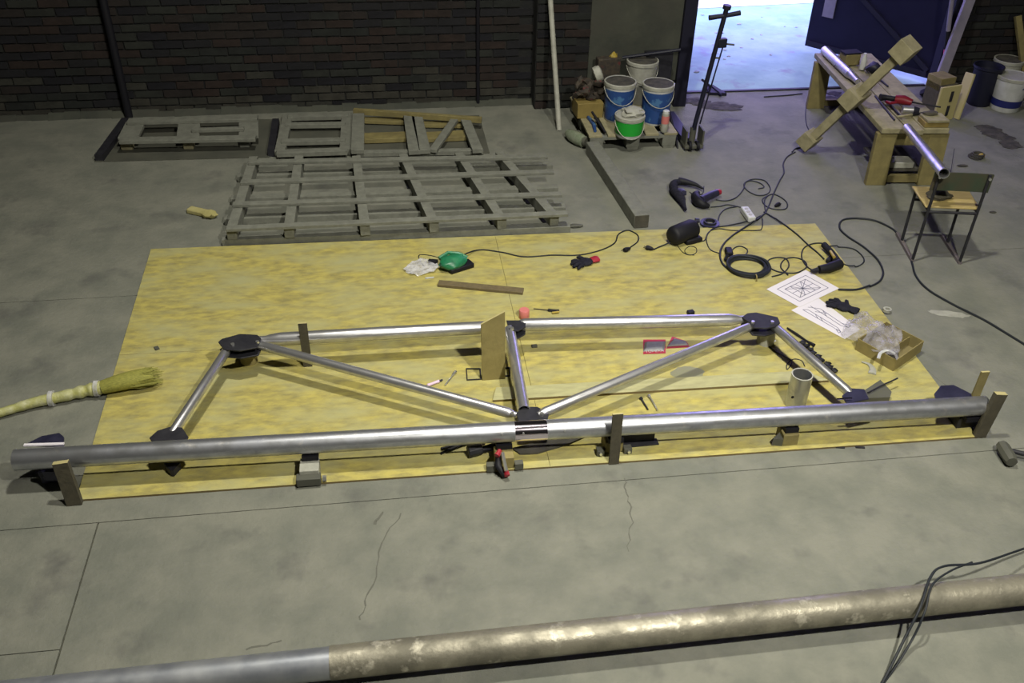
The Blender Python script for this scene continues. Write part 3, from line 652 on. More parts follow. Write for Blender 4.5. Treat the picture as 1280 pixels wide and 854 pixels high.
# black chain of clips along right strut
pts = [P(x,y,BT+.012) for x,y in ((984,410),(996,418),(1008,426),(1018,432))]
o = MB(pts[0]).path(pts, [.006,.009,.006,.012], 8).build('black_strap', 'black'); tag(o, 'thin black strap lying beyond the right end strut', 'strap')
t0 = P(1010,436,BT); t = thing('chain', 'dark knotted chain lying along the far side of the right end strut', 'chain', t0)
for i in range(9):
    c = P(1002+i*5.2+random.uniform(-1.5,1.5), 428+i*4.4, BT+.014); MB(t0).blob(c, (.022,.017,.013), .4, 5, 2, seed=i).build('link', 'black', t)
cable('thin grey wire running from the right gusset plate to a small loop', [(944,416),(955,428),(968,438),(981,446),(990,452),(984,462),(984,455),(992,449),(1002,451),(1006,458)], .003, cat='wire', name='thin_wire', m='blacksteel')
# ================================================================== CABLES AND TOOLS BACK RIGHT
# black cylinder (grinder housing)
c = P(853,304,BT)
t = thing('black_canister', 'big black cylindrical power adapter case lying on the back edge of the panels', 'canister', (c.x,c.y,BT))
a, b = P(839,296,BT+.075), P(868,285,BT+.075)
MB(c).path([a, a.lerp(b,.04), a.lerp(b,.12), a.lerp(b,.88), a.lerp(b,.97), b], [.045,.062,.072,.075,.066,.05], 20).build('body', 'black', t)
MB(c).path([P(869,276,BT+.10), P(874,276,BT+.10)], [.022,.018], 10).build('knob', 'navy', t)
MB(c).box(P(866,300,BT+.02), (.14,.06,.04), .3).build('foot', 'black', t, bevel=.01)
cable('', [(838,303,.02),(826,308),(817,312)], .005, parent=t, name='power_cord')
plug('', 811, 310, 2.6, t)
c = P(887,281,0); 
t = thing('grinding_disc', 'flat black flex disc and ring beside the black canister', 'disc', (c.x,c.y,0))
MB(c).tube((c.x,c.y,0), (c.x,c.y,.02), .075, 28, .03).build('ring', 'navy', t); MB(c).tube((c.x,c.y,.018), (c.x,c.y,.034), .05, 24, .012).build('inner_ring', 'blacksteel', t)
# two dark tools on floor
c = P(855,238,0); t = thing('angle_grinder', 'dark angle grinder lying on the concrete behind the black canister, the left of two', 'power tool', c)
MB(c).path(cat_rom([P(857,262,.03), P(851,248,.045), P(843,238,.05), P(842,230,.05), P(850,227,.05)],4), [.012,.014,.02,.028,.034,.036,.036,.036,.036,.036,.036,.034,.032,.03,.028,.025,.02], 12).build('body', 'blackfab', t)
MB(c).path(cat_rom([P(848,226,.05), P(860,228,.05), P(870,231,.04), P(879,236,.03)],4), [.03,.03,.028,.026,.024,.022,.02,.018,.016,.014,.012,.01,.008], 12).build('side_handle', 'black', t)
MB(c).blob(P(851,240,.06), (.05,.05,.03), .3, 5, 2, seed=5).build('gear_head', 'navy', t)
c = P(880,250,0); t = thing('angle_grinder', 'dark angle grinder with reddish end lying on the concrete, the right of two', 'power tool', c)
MB(c).path(cat_rom([P(887,258,.03), P(876,254,.045), P(869,246,.05), P(872,241,.05)],4), [.014,.02,.028,.034,.038,.04,.04,.038,.036,.034,.03,.026,.022], 12).build('body', 'black', t)
MB(c).path([P(876,250,.06), P(888,244,.06), P(896,241,.055)], [.034,.03,.028], 12).build('motor', 'navy', t)
MB(c).path([P(895,241,.055), P(900,240,.05)], [.028,.022], 12).build('end_cap', M['red'], t)
cable('thin grey hose looping between the two dark grinders', [(880,233),(878,242),(868,244),(862,240)], .004, name='hose', cat='hose')
G = 'black cables tangled behind the drawing sheets'
cable('cable from the right grinder curving up to the loop behind the white power strip', [(895,250),(908,251),(920,247),(929,237),(932,228),(942,224),(956,226),(963,236),(958,243),(946,244),(934,238),(930,230),(938,226),(950,229),(955,234),(948,236)], .005, group=G)
cable('cable running down from the workbench block to the knot beside the white power strip', [(994,190),(984,196),(979,205),(980,216),(975,225),(968,240),(962,255),(957,266)], .006, group=G)
cable('oval cable loop to the right of the knot, ending in a small black plug', [(957,266),(956,250),(964,243),(975,246),(984,254),(982,261),(970,262),(958,258),(953,250),(960,244)], .005, group=G)
plug('small black plug lying inside the oval cable loop', 972, 256, .6)
cable('long dark cable crossing from the knot to the handheld drill', [(955,265),(975,277),(995,292),(1010,306),(1022,316),(1030,324)], .006, group=G)
cable('cable from the knot sweeping down left into the big coil', [(957,266),(945,276),(930,285),(915,295),(904,306),(900,318),(903,329),(910,336),(918,340)], .0075, group=G)
cable('cable leaving the black canister toward the white power strip', [(868,300),(880,301),(885,292),(893,285),(910,282),(925,279),(938,277)], .005, group=G)
cable('loose cable bending around the white power strip to its right', [(938,279),(950,270),(953,276),(952,286),(945,288),(915,288),(898,286),(886,290),(883,300),(888,312),(900,317)], .004, group=G)
cable('cable arching from the floor tools to the white power strip', [(888,259),(900,258),(910,256),(925,259),(935,262)], .0045, group=G)
cable('short cable arching beside the grinding disc', [(897,279),(900,268),(908,261),(922,258)], .005, group=G)
cable('thin small cable curls in front of the black canister', [(847,307),(853,315),(862,319),(870,316),(870,310),(862,308),(856,313),(859,318),(868,319)], .0028, group=G)
cable('cable loop right of the black socket', [(912,318),(918,310),(926,308),(934,312),(932,318),(920,319)], .0045, group=G)
cable('figure of eight cable right of the coil', [(965,346),(978,342),(986,333),(983,324),(972,322),(961,325),(960,332),(968,338),(980,341),(996,341),(1008,334),(1005,326),(992,322),(980,325),(976,334),(985,344)], .005, group=G)
cable('cable loop to the left of the handheld drill', [(1022,338),(1014,337),(1006,330),(1002,320),(1005,310),(1015,305),(1026,304),(1032,306)], .005, group=G)
cable('cable loop to the right of the handheld drill', [(1034,308),(1050,309),(1066,311),(1077,319),(1080,327),(1072,333),(1060,332),(1050,328)], .005, group=G)
cable('long black extension cable from the drawing sheet looping back to the chair runner', [(1048,362),(1070,362),(1088,358),(1100,351),(1104,340),(1098,326),(1086,314),(1074,305),(1060,296),(1050,286),(1052,276),(1066,273),(1090,275),(1108,282),(1120,290),(1130,305),(1139,325),(1145,345),(1160,362),(1190,380),(1230,400),(1260,418),(1300,442),(1340,462)], .0075, k=10)
# coil of cable
c = P(934,336,BT); t = thing('cable_coil', 'thick coil of black cable lying behind the right gusset plate', 'cable coil', c)
mb = MB(c); random.seed(3)
for i in range(9):
    r = .130+.008*(i%4)+random.uniform(-.004,.004); z = .013+.009*(i//3); ox, oy = random.uniform(-.008,.008), random.uniform(-.008,.008)
    pts = [(c.x+ox+r*math.cos(a), c.y+oy+r*.95*math.sin(a), BT+z+.003*math.sin(3*a+i)) for a in [2*math.pi*k/40 for k in range(41)]]
    MB(c).path(pts, .0075, 7, cap=False).build('cable_turn', 'cable', t)
MB(c).tube((c.x,c.y-.155,BT+.018),(c.x+.008,c.y-.155,BT+.018), .028, 10, .003).build('tie', 'card', t)
# white power strip
c = PG(935,267); a, b = P(930,261,.03), P(940,275,.03)
t = thing('power_strip', 'white power strip socket lying behind the back edge of the panels', 'socket', (c.x,c.y,0))
MB(c).bar(a, b, .062, .045).build('housing', 'white', t, bevel=.008)
for k in (.25,.5,.75): MB(c).path([a.lerp(b,k)+Vector((0,0,.023)), a.lerp(b,k)+Vector((0,0,.025))], .016, 14).build('socket_face', 'offwhite', t)
# black socket
c = P(911,321,BT); t = thing('rubber_socket', 'black rubber socket beside the upper left of the cable coil', 'socket', c)
MB(c).box(P(911,315,BT+.022), (.05,.09,.042), -.15).build('housing', 'black', t, bevel=.008); MB(c).path([P(909,320,BT+.025),P(906,325,BT+.02)], [.015,.008], 8).build('cord_sleeve', 'black', t)
# handheld drill
c = P(1034,335,BT); t = thing('electric_drill', 'black and yellow electric drill lying at the back right corner of the panels', 'power tool', c)
MB(c).path([P(1024,337,BT+.035), P(1036,335,BT+.04), P(1050,330,BT+.04)], [.028,.034,.036], 14).build('motor_body', 'black', t)
MB(c).path([P(1022,337.5,BT+.033), P(1014,339,BT+.03)], [.02,.012], 10).build('cord_sleeve', 'black', t)
MB(c).path([P(1047,328,BT+.04), P(1040,316,BT+.04), P(1030,306,BT+.04)], [.03,.022,.024], 12).build('grip', 'blackfab', t)
MB(c).path([P(1043,322,BT+.065), P(1038,314,BT+.06)], [.012,.009], 8).build('trigger_panel', 'yellow', t)
MB(c).box(P(1037,324,BT+.02), (.08,.03,.03), .8).build('side_guard', 'black', t, bevel=.005)
# ================================================================== LATTICE PALLET FRAME
G0 = P(290,300,0)
t = thing('lattice_frame', 'large grey timber lattice frame lying on the floor behind the yellow panels', 'timber frame', (G0.x,G0.y,0))
zt = .155
for (x0,y0,x1,y1) in ((311,203,684,196),(301,228,692,215),(291,256,702,243),(283,286,709,267)):
    a, b = P(x0,y0,zt), P(x1,y1,zt); MB(G0).bar(a, b, .062, .022).build('top_batten', 'wood_old', t, bevel=.002)
for (x0,y0,x1,y1) in ((317,204,291,289),(374,203,362,287),(446,203,456,284),(505,201,541,280),(575,199,625,276),(626,198,690,272)):
    a, b = P(x0,y0,.098), P(x1,y1,.098); d = (b-a).normalized()
    MB(G0).bar(a-d*.04, b+d*.05, .072, .088).build('cross_beam', 'wood_old', t, bevel=.003)
for (x0,y0,x1,y1) in ((297,222,690,208),(289,250,697,236),(281,275,706,260),(278,301,712,284)):
    a, b = P(x0,y0,.027), P(x1,y1,.027); MB(G0).bar(a, b, .075, .050).build('bottom_batten', 'wood_old', t, bevel=.002)
pts = [P(x,y,.02) for x,y in ((696,279),(706,278),(712,282),(708,287),(698,288))]
o = MB(pts[0]).path(cat_rom(pts,4), .006, 6).build('wire_hoop', 'blacksteel'); tag(o, 'small wire hoop at the right front corner of the lattice frame', 'wire')
c = P(719,284,0); o = MB(c).blob(c+Vector((0,0,.012)), (.06,.025,.012), .3, 5, 2, seed=1).build('metal_scrap', 'plate'); tag(o, 'small dark scrap on the concrete right of the lattice frame', 'scrap')
c = P(252,267,0); 
t = thing('foam_scrap', 'yellow brown foam scrap lying on the concrete left of the lattice frame', 'foam', c)
MB(c).bar(P(236,262,.02), P(268,269,.02), .07, .04).build('foam_strip', 'foam', t, bevel=.01); MB(c).blob(P(262,268,.03), (.06,.04,.03), .4, 5, 2, seed=8).build('foam_lump', 'foam', t)
# ---- dark steel sheets near the wall and frames on them
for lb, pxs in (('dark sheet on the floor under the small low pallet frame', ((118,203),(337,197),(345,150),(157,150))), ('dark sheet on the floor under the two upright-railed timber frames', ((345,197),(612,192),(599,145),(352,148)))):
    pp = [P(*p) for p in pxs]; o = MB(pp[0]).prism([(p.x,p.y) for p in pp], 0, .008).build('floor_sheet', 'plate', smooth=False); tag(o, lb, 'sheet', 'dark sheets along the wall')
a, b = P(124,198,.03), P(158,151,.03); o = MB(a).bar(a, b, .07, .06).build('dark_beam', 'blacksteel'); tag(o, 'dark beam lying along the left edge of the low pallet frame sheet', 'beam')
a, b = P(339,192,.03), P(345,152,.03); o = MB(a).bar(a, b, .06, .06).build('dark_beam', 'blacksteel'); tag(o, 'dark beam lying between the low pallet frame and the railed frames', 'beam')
def frame(name, label, bars, th=.05, z=.05, m='wood_old', cat='timber frame'):
    o0 = P(*bars[0][0][:2], 0); t = thing(name, label, cat, (o0.x,o0.y,.008))
    for bb in bars:
        p0, p1, wd = bb[:3]; zz = bb[3] if len(bb) > 3 else z; h = bb[4] if len(bb) > 4 else th; mm = bb[5] if len(bb) > 5 else m; nm = bb[6] if len(bb) > 6 else 'rail'
        MB(t.location).bar(P(*p0, zz), P(*p1, zz), wd, h).build(nm, mm, t, bevel=.003)
    return t
frame('low_pallet_frame', 'low worn timber pallet frame with two dark openings by the left of the wall',
  [((150,176),(320,173),.09,.12,.03,'wood_old','deck_board'), ((160,152),(322,148),.10,.12,.03,'wood_old','deck_board'), ((240,163),(305,161),.05,.12,.03,'wood_old','deck_board'),
   ((160,174),(170,154),.17,.09,.03,'wood_old','cross_board'), ((235,173),(237,153),.19,.09,.03,'wood_old','cross_board'), ((311,172),(311,152),.17,.09,.03,'wood_old','cross_board'),
   ((152,181),(166,181),.07,.045,.07,'wood','foot_block'), ((230,180),(242,180),.07,.045,.07,'wood','foot_block'), ((300,178),(312,178),.07,.045,.07,'wood_old','foot_block')])
frame('railed_frame', 'grey timber frame with three rails, left of the yellow railed frame',
  [((346,192),(434,189),.08,.06,.04,), ((352,178),(432,176),.07,.06,.04), ((357,157),(432,156),.06,.06,.04), ((360,147),(436,145),.08,.06,.04), ((350,192),(360,146),.09,.035,.05,'wood_old','post'), ((432,190),(434,145),.10,.035,.05,'wood_old','post')])
frame('braced_frame', 'timber frame with yellow back rail and a diagonal brace',
  [((442,139),(602,150),.045,.10,.05,'wood_y','back_rail'), ((447,190),(448,144),.11,.08,.04,'wood_old','post'), ((518,191),(511,146),.10,.08,.04,'wood_old','post'), ((531,190),(521,147),.10,.08,.04,'wood_old','post'),
   ((541,189),(569,149),.07,.085,.03,'wood_old','brace'), ((597,189),(581,149),.09,.08,.04,'wood_old','post'), ((450,173),(508,171),.15,.035,.04,'wood_y','plank'), ((526,172),(585,169),.15,.035,.04,'wood_y','plank'),
   ((452,150),(510,152),.10,.035,.03,'wood_y','plank'), ((525,155),(578,156),.10,.035,.03,'wood_y','plank'), ((446,192),(604,189),.06,.045,.04)])
# long timber beam
a, b = P(740,184,.055), P(802,277,.055); t = thing('square_beam', 'heavy dark square beam lying on the floor between lattice frame and buckets', 'beam', (b.x,b.y,0))
d = (b-a).normalized(); MB(t.location).bar(a, b, .115, .11).build('timber', 'wood_old', t, bevel=.006)
MB(t.location).bar(b, b+d*.004, .110, .105).build('end_face', 'wood_dark', t)['label'] = 'dark cut end facing the panels'
# leaning white pole
a = P(699,163); top = PY(688,0,8.60); d = (top-Vector((a.x,a.y,0))); e = Vector((a.x,a.y,0))+d*1.04
kk = (8.66-.03-a.y)/d.y; 
o = MB((a.x,a.y,0)).tube((a.x,a.y,.0), Vector((a.x,a.y,0))+d*kk, .024, 16, .004).build('leaning_pole', 'offwhite'); tag(o, 'pale grey pipe leaning against the wall left of the loaded pallet', 'pipe')
# ================================================================== PALLET WITH BUCKETS
X0, X1, Y0, Y1 = 1.79, 2.57, 7.68, 8.62
pa = thing('pallet', 'wooden pallet carrying paint buckets beside the doorway', 'pallet', (X0,Y0,0))
o_p = pa.location
for k in range(5):
    xx = X0+.05+k*(X1-X0-.10)/4; MB(o_p).box((xx, (Y0+Y1)/2, .133), (.12, Y1-Y0, .022)).build('deck_board', 'wood', pa, bevel=.003)
for yy in (Y0+.05, (Y0+Y1)/2, Y1-.05): MB(o_p).box(((X0+X1)/2, yy, .111), (X1-X0, .10, .022)).build('cross_board', 'wood_old', pa)
for yy in (Y0+.05, (Y0+Y1)/2, Y1-.05):
    for xx in (X0+.06, (X0+X1)/2, X1-.06): MB(o_p).box((xx, yy, .061), (.12, .10, .078)).build('block', 'wood_old', pa, bevel=.004)
for xx in (X0+.06, (X0+X1)/2, X1-.06): MB(o_p).box((xx, (Y0+Y1)/2, .011), (.10, Y1-Y0, .022)).build('skid', 'wood_old', pa)
PZ = .144
def bucket(name, label, px, py, r0, r1, h, body, z0=PZ, lid=None, band=None, content='dirt', handle=True, cat='bucket', group=None):
    b = P(px, py, z0); c = Vector((b.x, b.y+r0, z0)); t = thing(name, label, cat, c, group=group)
    MB(c).lathe([(r0*.96,0),(r0,.01),(r1,h-.02),(r1,h),(r1-.008,h),(r1-.010,h-.06)], c, 32, cap=False).build('shell', body, t)
    MB(c).lathe([(r1-.012,0),(r1-.012,.004)], c+Vector((0,0,h-.006 if lid is None else h-.01)), 24).build('contents', content, t)
    MB(c).lathe([(r0*.95,0),(r0*.95,.004)], c+Vector((0,0,.0)), 24).build('base', body, t)
    MB(c).lathe([(r1,h-.034),(r1+.006,h-.03),(r1+.006,h-.004),(r1+.001,h+.001),(r1-.006,h+.001)], c, 32, cap=False).build('rim', 'offwhite', t)
    if band:
        m_, zb0, zb1 = band; q = lambda z: r0+(r1-r0)*z/h+.0015
        MB(c).lathe([(q(zb0),zb0),(q(zb1),zb1)], c, 32, cap=False).build('label_band', m_, t)
    if handle:
        pts = [c+Vector((r1*1.03*math.cos(a), -r1*1.05*math.sin(a)-.0, h-.05-.13*math.sin(a))) for a in [math.pi*k/12 for k in range(13)]]
        MB(c).path(pts, .0035, 6).build('wire_handle', 'offwhite', t)
    return t, c
bucket('paint_bucket', 'blue labelled open bucket at the left on the pallet', 775, 155, .115, .14, .36, 'white', band=('blue', .02, .305))
bucket('paint_bucket', 'blue labelled open bucket at the right on the pallet', 822, 158, .115, .14, .36, 'white', band=('blue', .02, .305))
bucket('white_bucket', 'plain white bucket behind the two blue labelled buckets', 802, 132, .115, .145, .40, 'offwhite')
t, c = bucket('green_bucket', 'small white bucket with green label and lid in front on the pallet', 789, 175, .115, .128, .19, 'white', band=('green2', .03, .15), lid=True, content='offwhite')
MB(c).blob(c+Vector((.02,.0,.205)), (.10,.08,.045), .35, 5, 3, seed=12).build('crumpled_rag', 'offwhite', t)['label'] = 'crumpled pale rag on the lid'
# bottle
c = P(831,166,PZ); c.y += .03; t = thing('spray_bottle', 'clear bottle with red and white label at the right front of the pallet', 'bottle', c)
MB(c).lathe([(.030,0),(.034,.01),(.034,.09),(.034,.14),(.030,.17)], c, 20).build('bottle_body', 'offwhite', t); MB(c).lathe([(.0350,.08),(.0350,.15)], c, 20, cap=False).build('label_band', 'pink', t)
MB(c).lathe([(.029,.165),(.029,.19),(.024,.195)], c, 16).build('cap', 'white', t)
# box with scrap
b = P(734,148,PZ); c = Vector((b.x,b.y,PZ)); t = thing('scrap_box', 'yellow brown box heaped with dark scrap at the left of the pallet', 'box', c)
MB(c).box(c+Vector((.02,.11,.07)), (.24,.22,.14), .05).build('box_body', 'yellowbox', t, bevel=.004)
o = MB(c)
for i in range(26): o.blob(c+Vector((random.uniform(-.08,.14),random.uniform(.02,.24),random.uniform(.15,.30))), (random.uniform(.03,.06),random.uniform(.03,.05),random.uniform(.02,.05)), .5, 4, 1, seed=i)
o = o.build('scrap_heap', 'net', t); o['kind'] = 'stuff'
c2 = c+Vector((.10,.14,.36)); o = MB(c2).lathe([(.045,-.04),(.07,-.03),(.075,.0),(.07,.03),(.045,.04),(.03,.02),(.03,-.02)], c2, 20, rot=Matrix.Rotation(1.2,3,'Y')).build('twine_roll', 'offwhite'); tag(o, 'pale roll on top of the scrap heap at the left of the pallet', 'roll')
for (px,py,lb) in ((767,72,'yellow gloved fragment hanging above the left blue bucket, the upper one'),(758,84,'olive yellow scrap above the left blue bucket, the lower one')):
    c = PY(px,py,8.55); o = MB(c).blob(c, (.04,.03,.05), .5, 4, 2, seed=px).build('yellow_scrap', 'yellow' if px==767 else 'fibre'); tag(o, lb, 'scrap')
# tall dark stuff behind buckets
c = P(820,128,PZ); o = MB(c).box((c.x+.02, 8.55, PZ+.22), (.26,.10,.44), .1).build('dark_crate', 'blacksteel', bevel=.01); tag(o, 'dark crate standing behind the right blue bucket', 'crate')
c = P(762,128,PZ); o = MB(c).box((c.x-.02, 8.54, PZ+.2), (.22,.10,.40), .1).build('dark_crate', 'net', bevel=.01); tag(o, 'dark crate of mixed scrap standing behind the left blue bucket', 'crate')
a, b = PY(778,72,8.50), PY(851,62,8.40); o = MB(a).path([a,b], .014, 8).build('dark_rod', 'blackblue'); tag(o, 'dark rod lying across the tops of the rear buckets', 'rod')
a, b = P(740,140,PZ+.12), P(757,166,PZ+.01); o = MB(a).path([a,b], .011, 8).build('black_bar', 'black'); tag(o, 'black bar leaning down the left front of the pallet', 'bar')
a, b = P(735,146,PZ+.012), P(744,164,PZ+.012); o = MB(a).path([a,a.lerp(b,.5)+Vector((.02,0,0)),b], [.014,.02,.012], 8).build('blue_tool', 'blue'); tag(o, 'blue tool lying left of the black bar on the pallet', 'tool')
a, b = P(752,150,PZ+.10), P(738,158,PZ+.02)
# green glass bottle/block on the floor
c = P(722,178,0); t = thing('green_jar', 'greenish glass jar lying on the floor at the left corner of the pallet', 'jar', c)
M['jar'] = mat('jar_glass', (.16,.20,.13), .15, 0., col2=(.24,.26,.2), scale=20)
MB(c).path([P(710,166,.05), P(716,170,.06), P(724,174,.06), P(730,177,.06)], [.035,.055,.058,.05], 16).build('jar_body', 'jar', t); MB(c).path([P(730,177,.06), P(733,178,.06)], .04, 16).build('jar_lid', 'plate', t)
# ---- pallet truck
c = P(867,190,0); t = thing('hand_pallet_truck', 'dark hand pallet truck with tall T handle standing in front of the doorway', 'pallet truck', c)
bz = Vector((c.x, c.y, 0))
MB(c).box((c.x+.0, c.y+.08, .04), (.17,.15,.03)).build('base_plate', 'plate', t, bevel=.004)
for s in (-1,1):
    MB(c).box((c.x+s*.075, c.y+.08, .12), (.014,.14,.14)).build('side_frame', 'plate', t)
    MB(c).path([(c.x+s*.035-.012,c.y+.03,.045),(c.x+s*.035+.012,c.y+.03,.045)], .045, 18).build('wheel', 'black', t)
MB(c).path([(c.x,c.y+.09,.05),(c.x,c.y+.09,.20)], .028, 14).build('hydraulic_cylinder', 'plate', t)
hb = Vector((c.x, c.y+.08, .18)); ht = PY(909,8,c.y+.02)
MB(c).path([hb, ht], .020, 12).build('handle_pole', 'blackblue', t)
MB(c).path([ht-(ht-hb)*.02, ht+(ht-hb)*.01], .034, 12).build('handle_head', 'blackblue', t)
xg = hb.lerp(ht, .93)
MB(c).path([xg+Vector((-.13,-.0,-.015)), xg, xg+Vector((.13,0,.02))], [.021,.018,.021], 10).build('cross_grip', 'blackblue', t)
gb = hb.lerp(ht, .72)+Vector((.02,0,.0)); MB(c).box(gb+Vector((.02,0,0)), (.075,.05,.075), .1).build('lever_box', 'blackblue', t, bevel=.006)
MB(c).path([gb+Vector((.05,0,-.01)), gb+Vector((.13,0,-.02))], .008, 8).build('release_lever', 'plate', t)
MB(c).path([gb+Vector((.035,0,-.03)), hb+Vector((.05,0,.05))], .007, 8).build('control_rod', 'doorpost', t)
MB(c).path([hb.lerp(ht,.6)+Vector((.0,0,0)), hb.lerp(ht,.6)+Vector((.06,0,0))], .008, 8).build('rod_bracket', 'plate', t)
# the fork pointing to the pallet
MB(c).bar((c.x-.03,c.y+.12,.055), (c.x-.03,c.y+.75,.055), .10, .05).build('fork', 'blackblue', t, bevel=.004)
MB(c).prism([(0,0),(1,0),(1,1)], 0, 0) if False else None
a = P(850,186); o = MB(a).hexa([(2.585,7.66,0),(2.60,7.66,0),(2.62,8.30,0),(2.605,8.30,0)], [(2.585,7.70,.05),(2.60,7.70,.05),(2.60,8.30,.34),(2.585,8.30,.34)]).build('dark_board', 'black'); tag(o, 'dark slanting board edge between pallet and pallet truck', 'board')
# thin blade and dirt by the doorway
a, b = P(879,98), P(905,119); t = thing('shovel', 'dark thin shovel leaning low in the doorway behind the pallet truck', 'shovel', (b.x,b.y,0))
MB(b).path([P(902,119,.03), P(888,108,.03), P(878,100,.25)], [.012,.012,.012], 8).build('handle', 'doorpost', t)
MB(b).prism([(P(x,y,.0).x,P(x,y,.0).y) for x,y in ((882,112),(890,109),(908,120),(886,119))], .0, .03).build('blade', 'doorpost', t, smooth=False)
def heap(label, pxs, h, seed, m='dirt', n=46, rr=(.02,.06)):
    random.seed(seed); pts = [P(*p) for p in pxs]; mb = MB(pts[0])
    for i in range(n):
        u = random.random(); v = random.gauss(.5,.22); p = pts[0].lerp(pts[1],u).lerp(pts[3].lerp(pts[2],u), v); r = random.uniform(*rr)
        mb.blob((p.x,p.y,0), (r*1.6,r,r*h), .4, 4, 1, seed=i+seed, flatbottom=0)
    o = mb.build('dirt_heap', m); o['kind'] = 'stuff'; tag(o, label, 'dirt'); return o
heap('dark dirt and bristles heaped on the floor at the doorway behind the truck', ((852,128),(915,140),(922,130),(850,122)), .25, 5, n=90)
heap('dark shavings on the floor between workbench legs and doorway', ((1030,140),(1058,150),(1070,120),(1035,116)), .25, 6, n=70)
heap('dark debris spread on the floor in front of the white and blue bucket', ((1222,158),(1270,190),(1262,172),(1235,158)), .25, 8, n=90)
# ================================================================== WORKBENCH
rb = -math.atan2(.17, 1.80); ob = Vector((3.985, 6.80, 0)); HB = .50
wb = thing('workbench', 'low rough timber workbench with board legs beside the doorway', 'workbench', ob, rb)
def W(x, y, z): 
    q = Matrix.Rotation(rb, 3, 'Z') @ Vector((x, y, 0)); return Vector((ob.x+q.x, ob.y+q.y, z))
for x, wd, z in ((.11,.20,0),(.30,.12,-.012),(.46,.21,0)):
    MB().box((x, .92, HB-.022+z), (wd, 1.84, .044)).build('top_plank', 'wood' , wb, bevel=.004)
for y in (.05, 1.74):
    MB().box((.29, y, HB-.10), (.54, .05, .11)).build('apron', 'wood_y', wb, bevel=.003)
    for x in (.07, .51): MB().hexa([(x-.085,y-.06,0),(x+.085,y-.06,0),(x+.085,y-.01,0),(x-.085,y-.01,0)], [(x-.08,y-.03,HB-.05),(x+.08,y-.03,HB-.05),(x+.08,y+.02,HB-.05),(x-.08,y+.02,HB-.05)]).build('leg', 'wood_y', wb, bevel=.003)
    MB().box((.29, y-.02, .05), (.34, .04, .06)).build('stretcher', 'wood_y', wb)
MB().box((.30, .30, .10), (.34, .45, .02)).build('shelf', 'wood_dark', wb)
o = MB(W(.29,.2,.11)).box(W(.29,.16,.135), (.22,.14,.05), rb).build('white_tray', 'offwhite', bevel=.005); tag(o, 'white tray on the shelf low between the near workbench legs', 'tray')
# tubes
a, b = P(1031,63,HB+.045), P(1072,102,HB+.045); 
t = thing('bright_tube', 'shiny aluminium tube lying on the far end of the workbench', 'tube', (a.x,a.y,HB)); d = (b-a)
MB(t.location).tube(a, a+d*.78, .042, 28).build('tube_body', 'alu', t)
MB(t.location).path([a+d*.78, a+d*.9, b], [.038,.026,.024], 20).build('reduced_end', 'alu', t)
cr = MB(t.location); c1 = a+d*.48; cr.path([c1+Vector((.05,0,-.03)), c1+Vector((.0,0,.045)), c1+Vector((-.06,0,-.02))], .004, 6); cr.build('tie_wire', 'blacksteel', t)
a, b = P(1134,160,HB+.03), P(1180,217,.745)
o = MB(a).tube(a, b, .036, 28).build('bright_tube', 'alu'); tag(o, 'shiny aluminium tube bridging the near workbench end and the chair back', 'tube')
# wooden cross post with blocks
q0 = P(1008,180,.07); mB = P(1070,121,HB+.10)
d = (mB-q0); e = q0+d*1.93
t = thing('post_with_blocks', 'long timber post with three blocks leaning across the workbench', 'timber post', (q0.x,q0.y,0))
MB(t.location).bar(q0, e, .08, .075).build('post', 'wood', t, bevel=.004)
dn = d.normalized(); sd = dn.cross(Vector((0,0,1))).normalized(); upn = sd.cross(dn)
def blk(c, l, wd, h): MB(t.location).bar(c-dn*l/2, c+dn*l/2, wd, h, up=upn).build('block', 'wood', t, bevel=.004)
blk(q0+dn*.05+upn*.01, .13, .17, .13); blk(mB-dn*.02+upn*.01-sd*.02, .15, .24, .14); blk(e-dn*.03, .15, .17, .15)
# things on the bench
def onb(px, py, h=0): return P(px, py, HB+h)
c = onb(1064,82); t = thing('small_wooden_box', 'yellowish box with black top beside the far bright tube on the workbench', 'box', c)
MB(c).box(c+Vector((.0,.06,.05)), (.15,.12,.10), .1).build('box_body', 'wood_y', t, bevel=.004); MB(c).box(c+Vector((.0,.06,.108)), (.17,.11,.014), .1).build('black_lid', 'black', t)
c = onb(1079,88); t = thing('white_spray_can', 'white slim can standing on the workbench behind the post', 'can', c)
MB(c).lathe([(.026,0),(.028,.01),(.028,.10),(.015,.125),(.015,.15)], c+Vector((0,.03,0)), 18).build('can_body', 'white', t)
c = onb(1091,92); o = MB(c).blob(c+Vector((0,.03,.045)), (.07,.06,.045), .4, 4, 2, seed=21).build('dark_power_tool', 'blackblue'); tag(o, 'dark bulky tool on the workbench behind the leaning post', 'power tool')
c = onb(1120,128); t = thing('red_grinder', 'red angle grinder with black head on the workbench', 'power tool', c)
MB(c).path([onb(1119,124,.04), onb(1130,125,.045), onb(1140,128,.04)], [.036,.04,.026], 12).build('red_body', 'red', t)
MB(c).path([onb(1100,122,.04), onb(1108,122,.04), onb(1119,124,.04)], [.03,.022,.024], 12).build('black_head', 'black', t)
MB(c).path([onb(1108,127,.03), onb(1112,129,.03), onb(1120,128,.03)], .012, 8).build('handle_loop', 'red', t)
MB(c).path([onb(1140,128,.04), onb(1158,131,.03), onb(1176,134,.03)], .007, 8).build('cord', 'black', t)
c = onb(1133,143); t = thing('silver_cup', 'silver round tin lying beside the red grinder on the workbench', 'tin', c)
MB(c).path([onb(1128,137,.035), onb(1141,138,.035)], .034, 18).build('tin_body', 'alu', t); MB(c).path([onb(1142,138,.035), onb(1149,139,.035)], [.034,.026], 16).build('dark_end', 'blackfab', t)
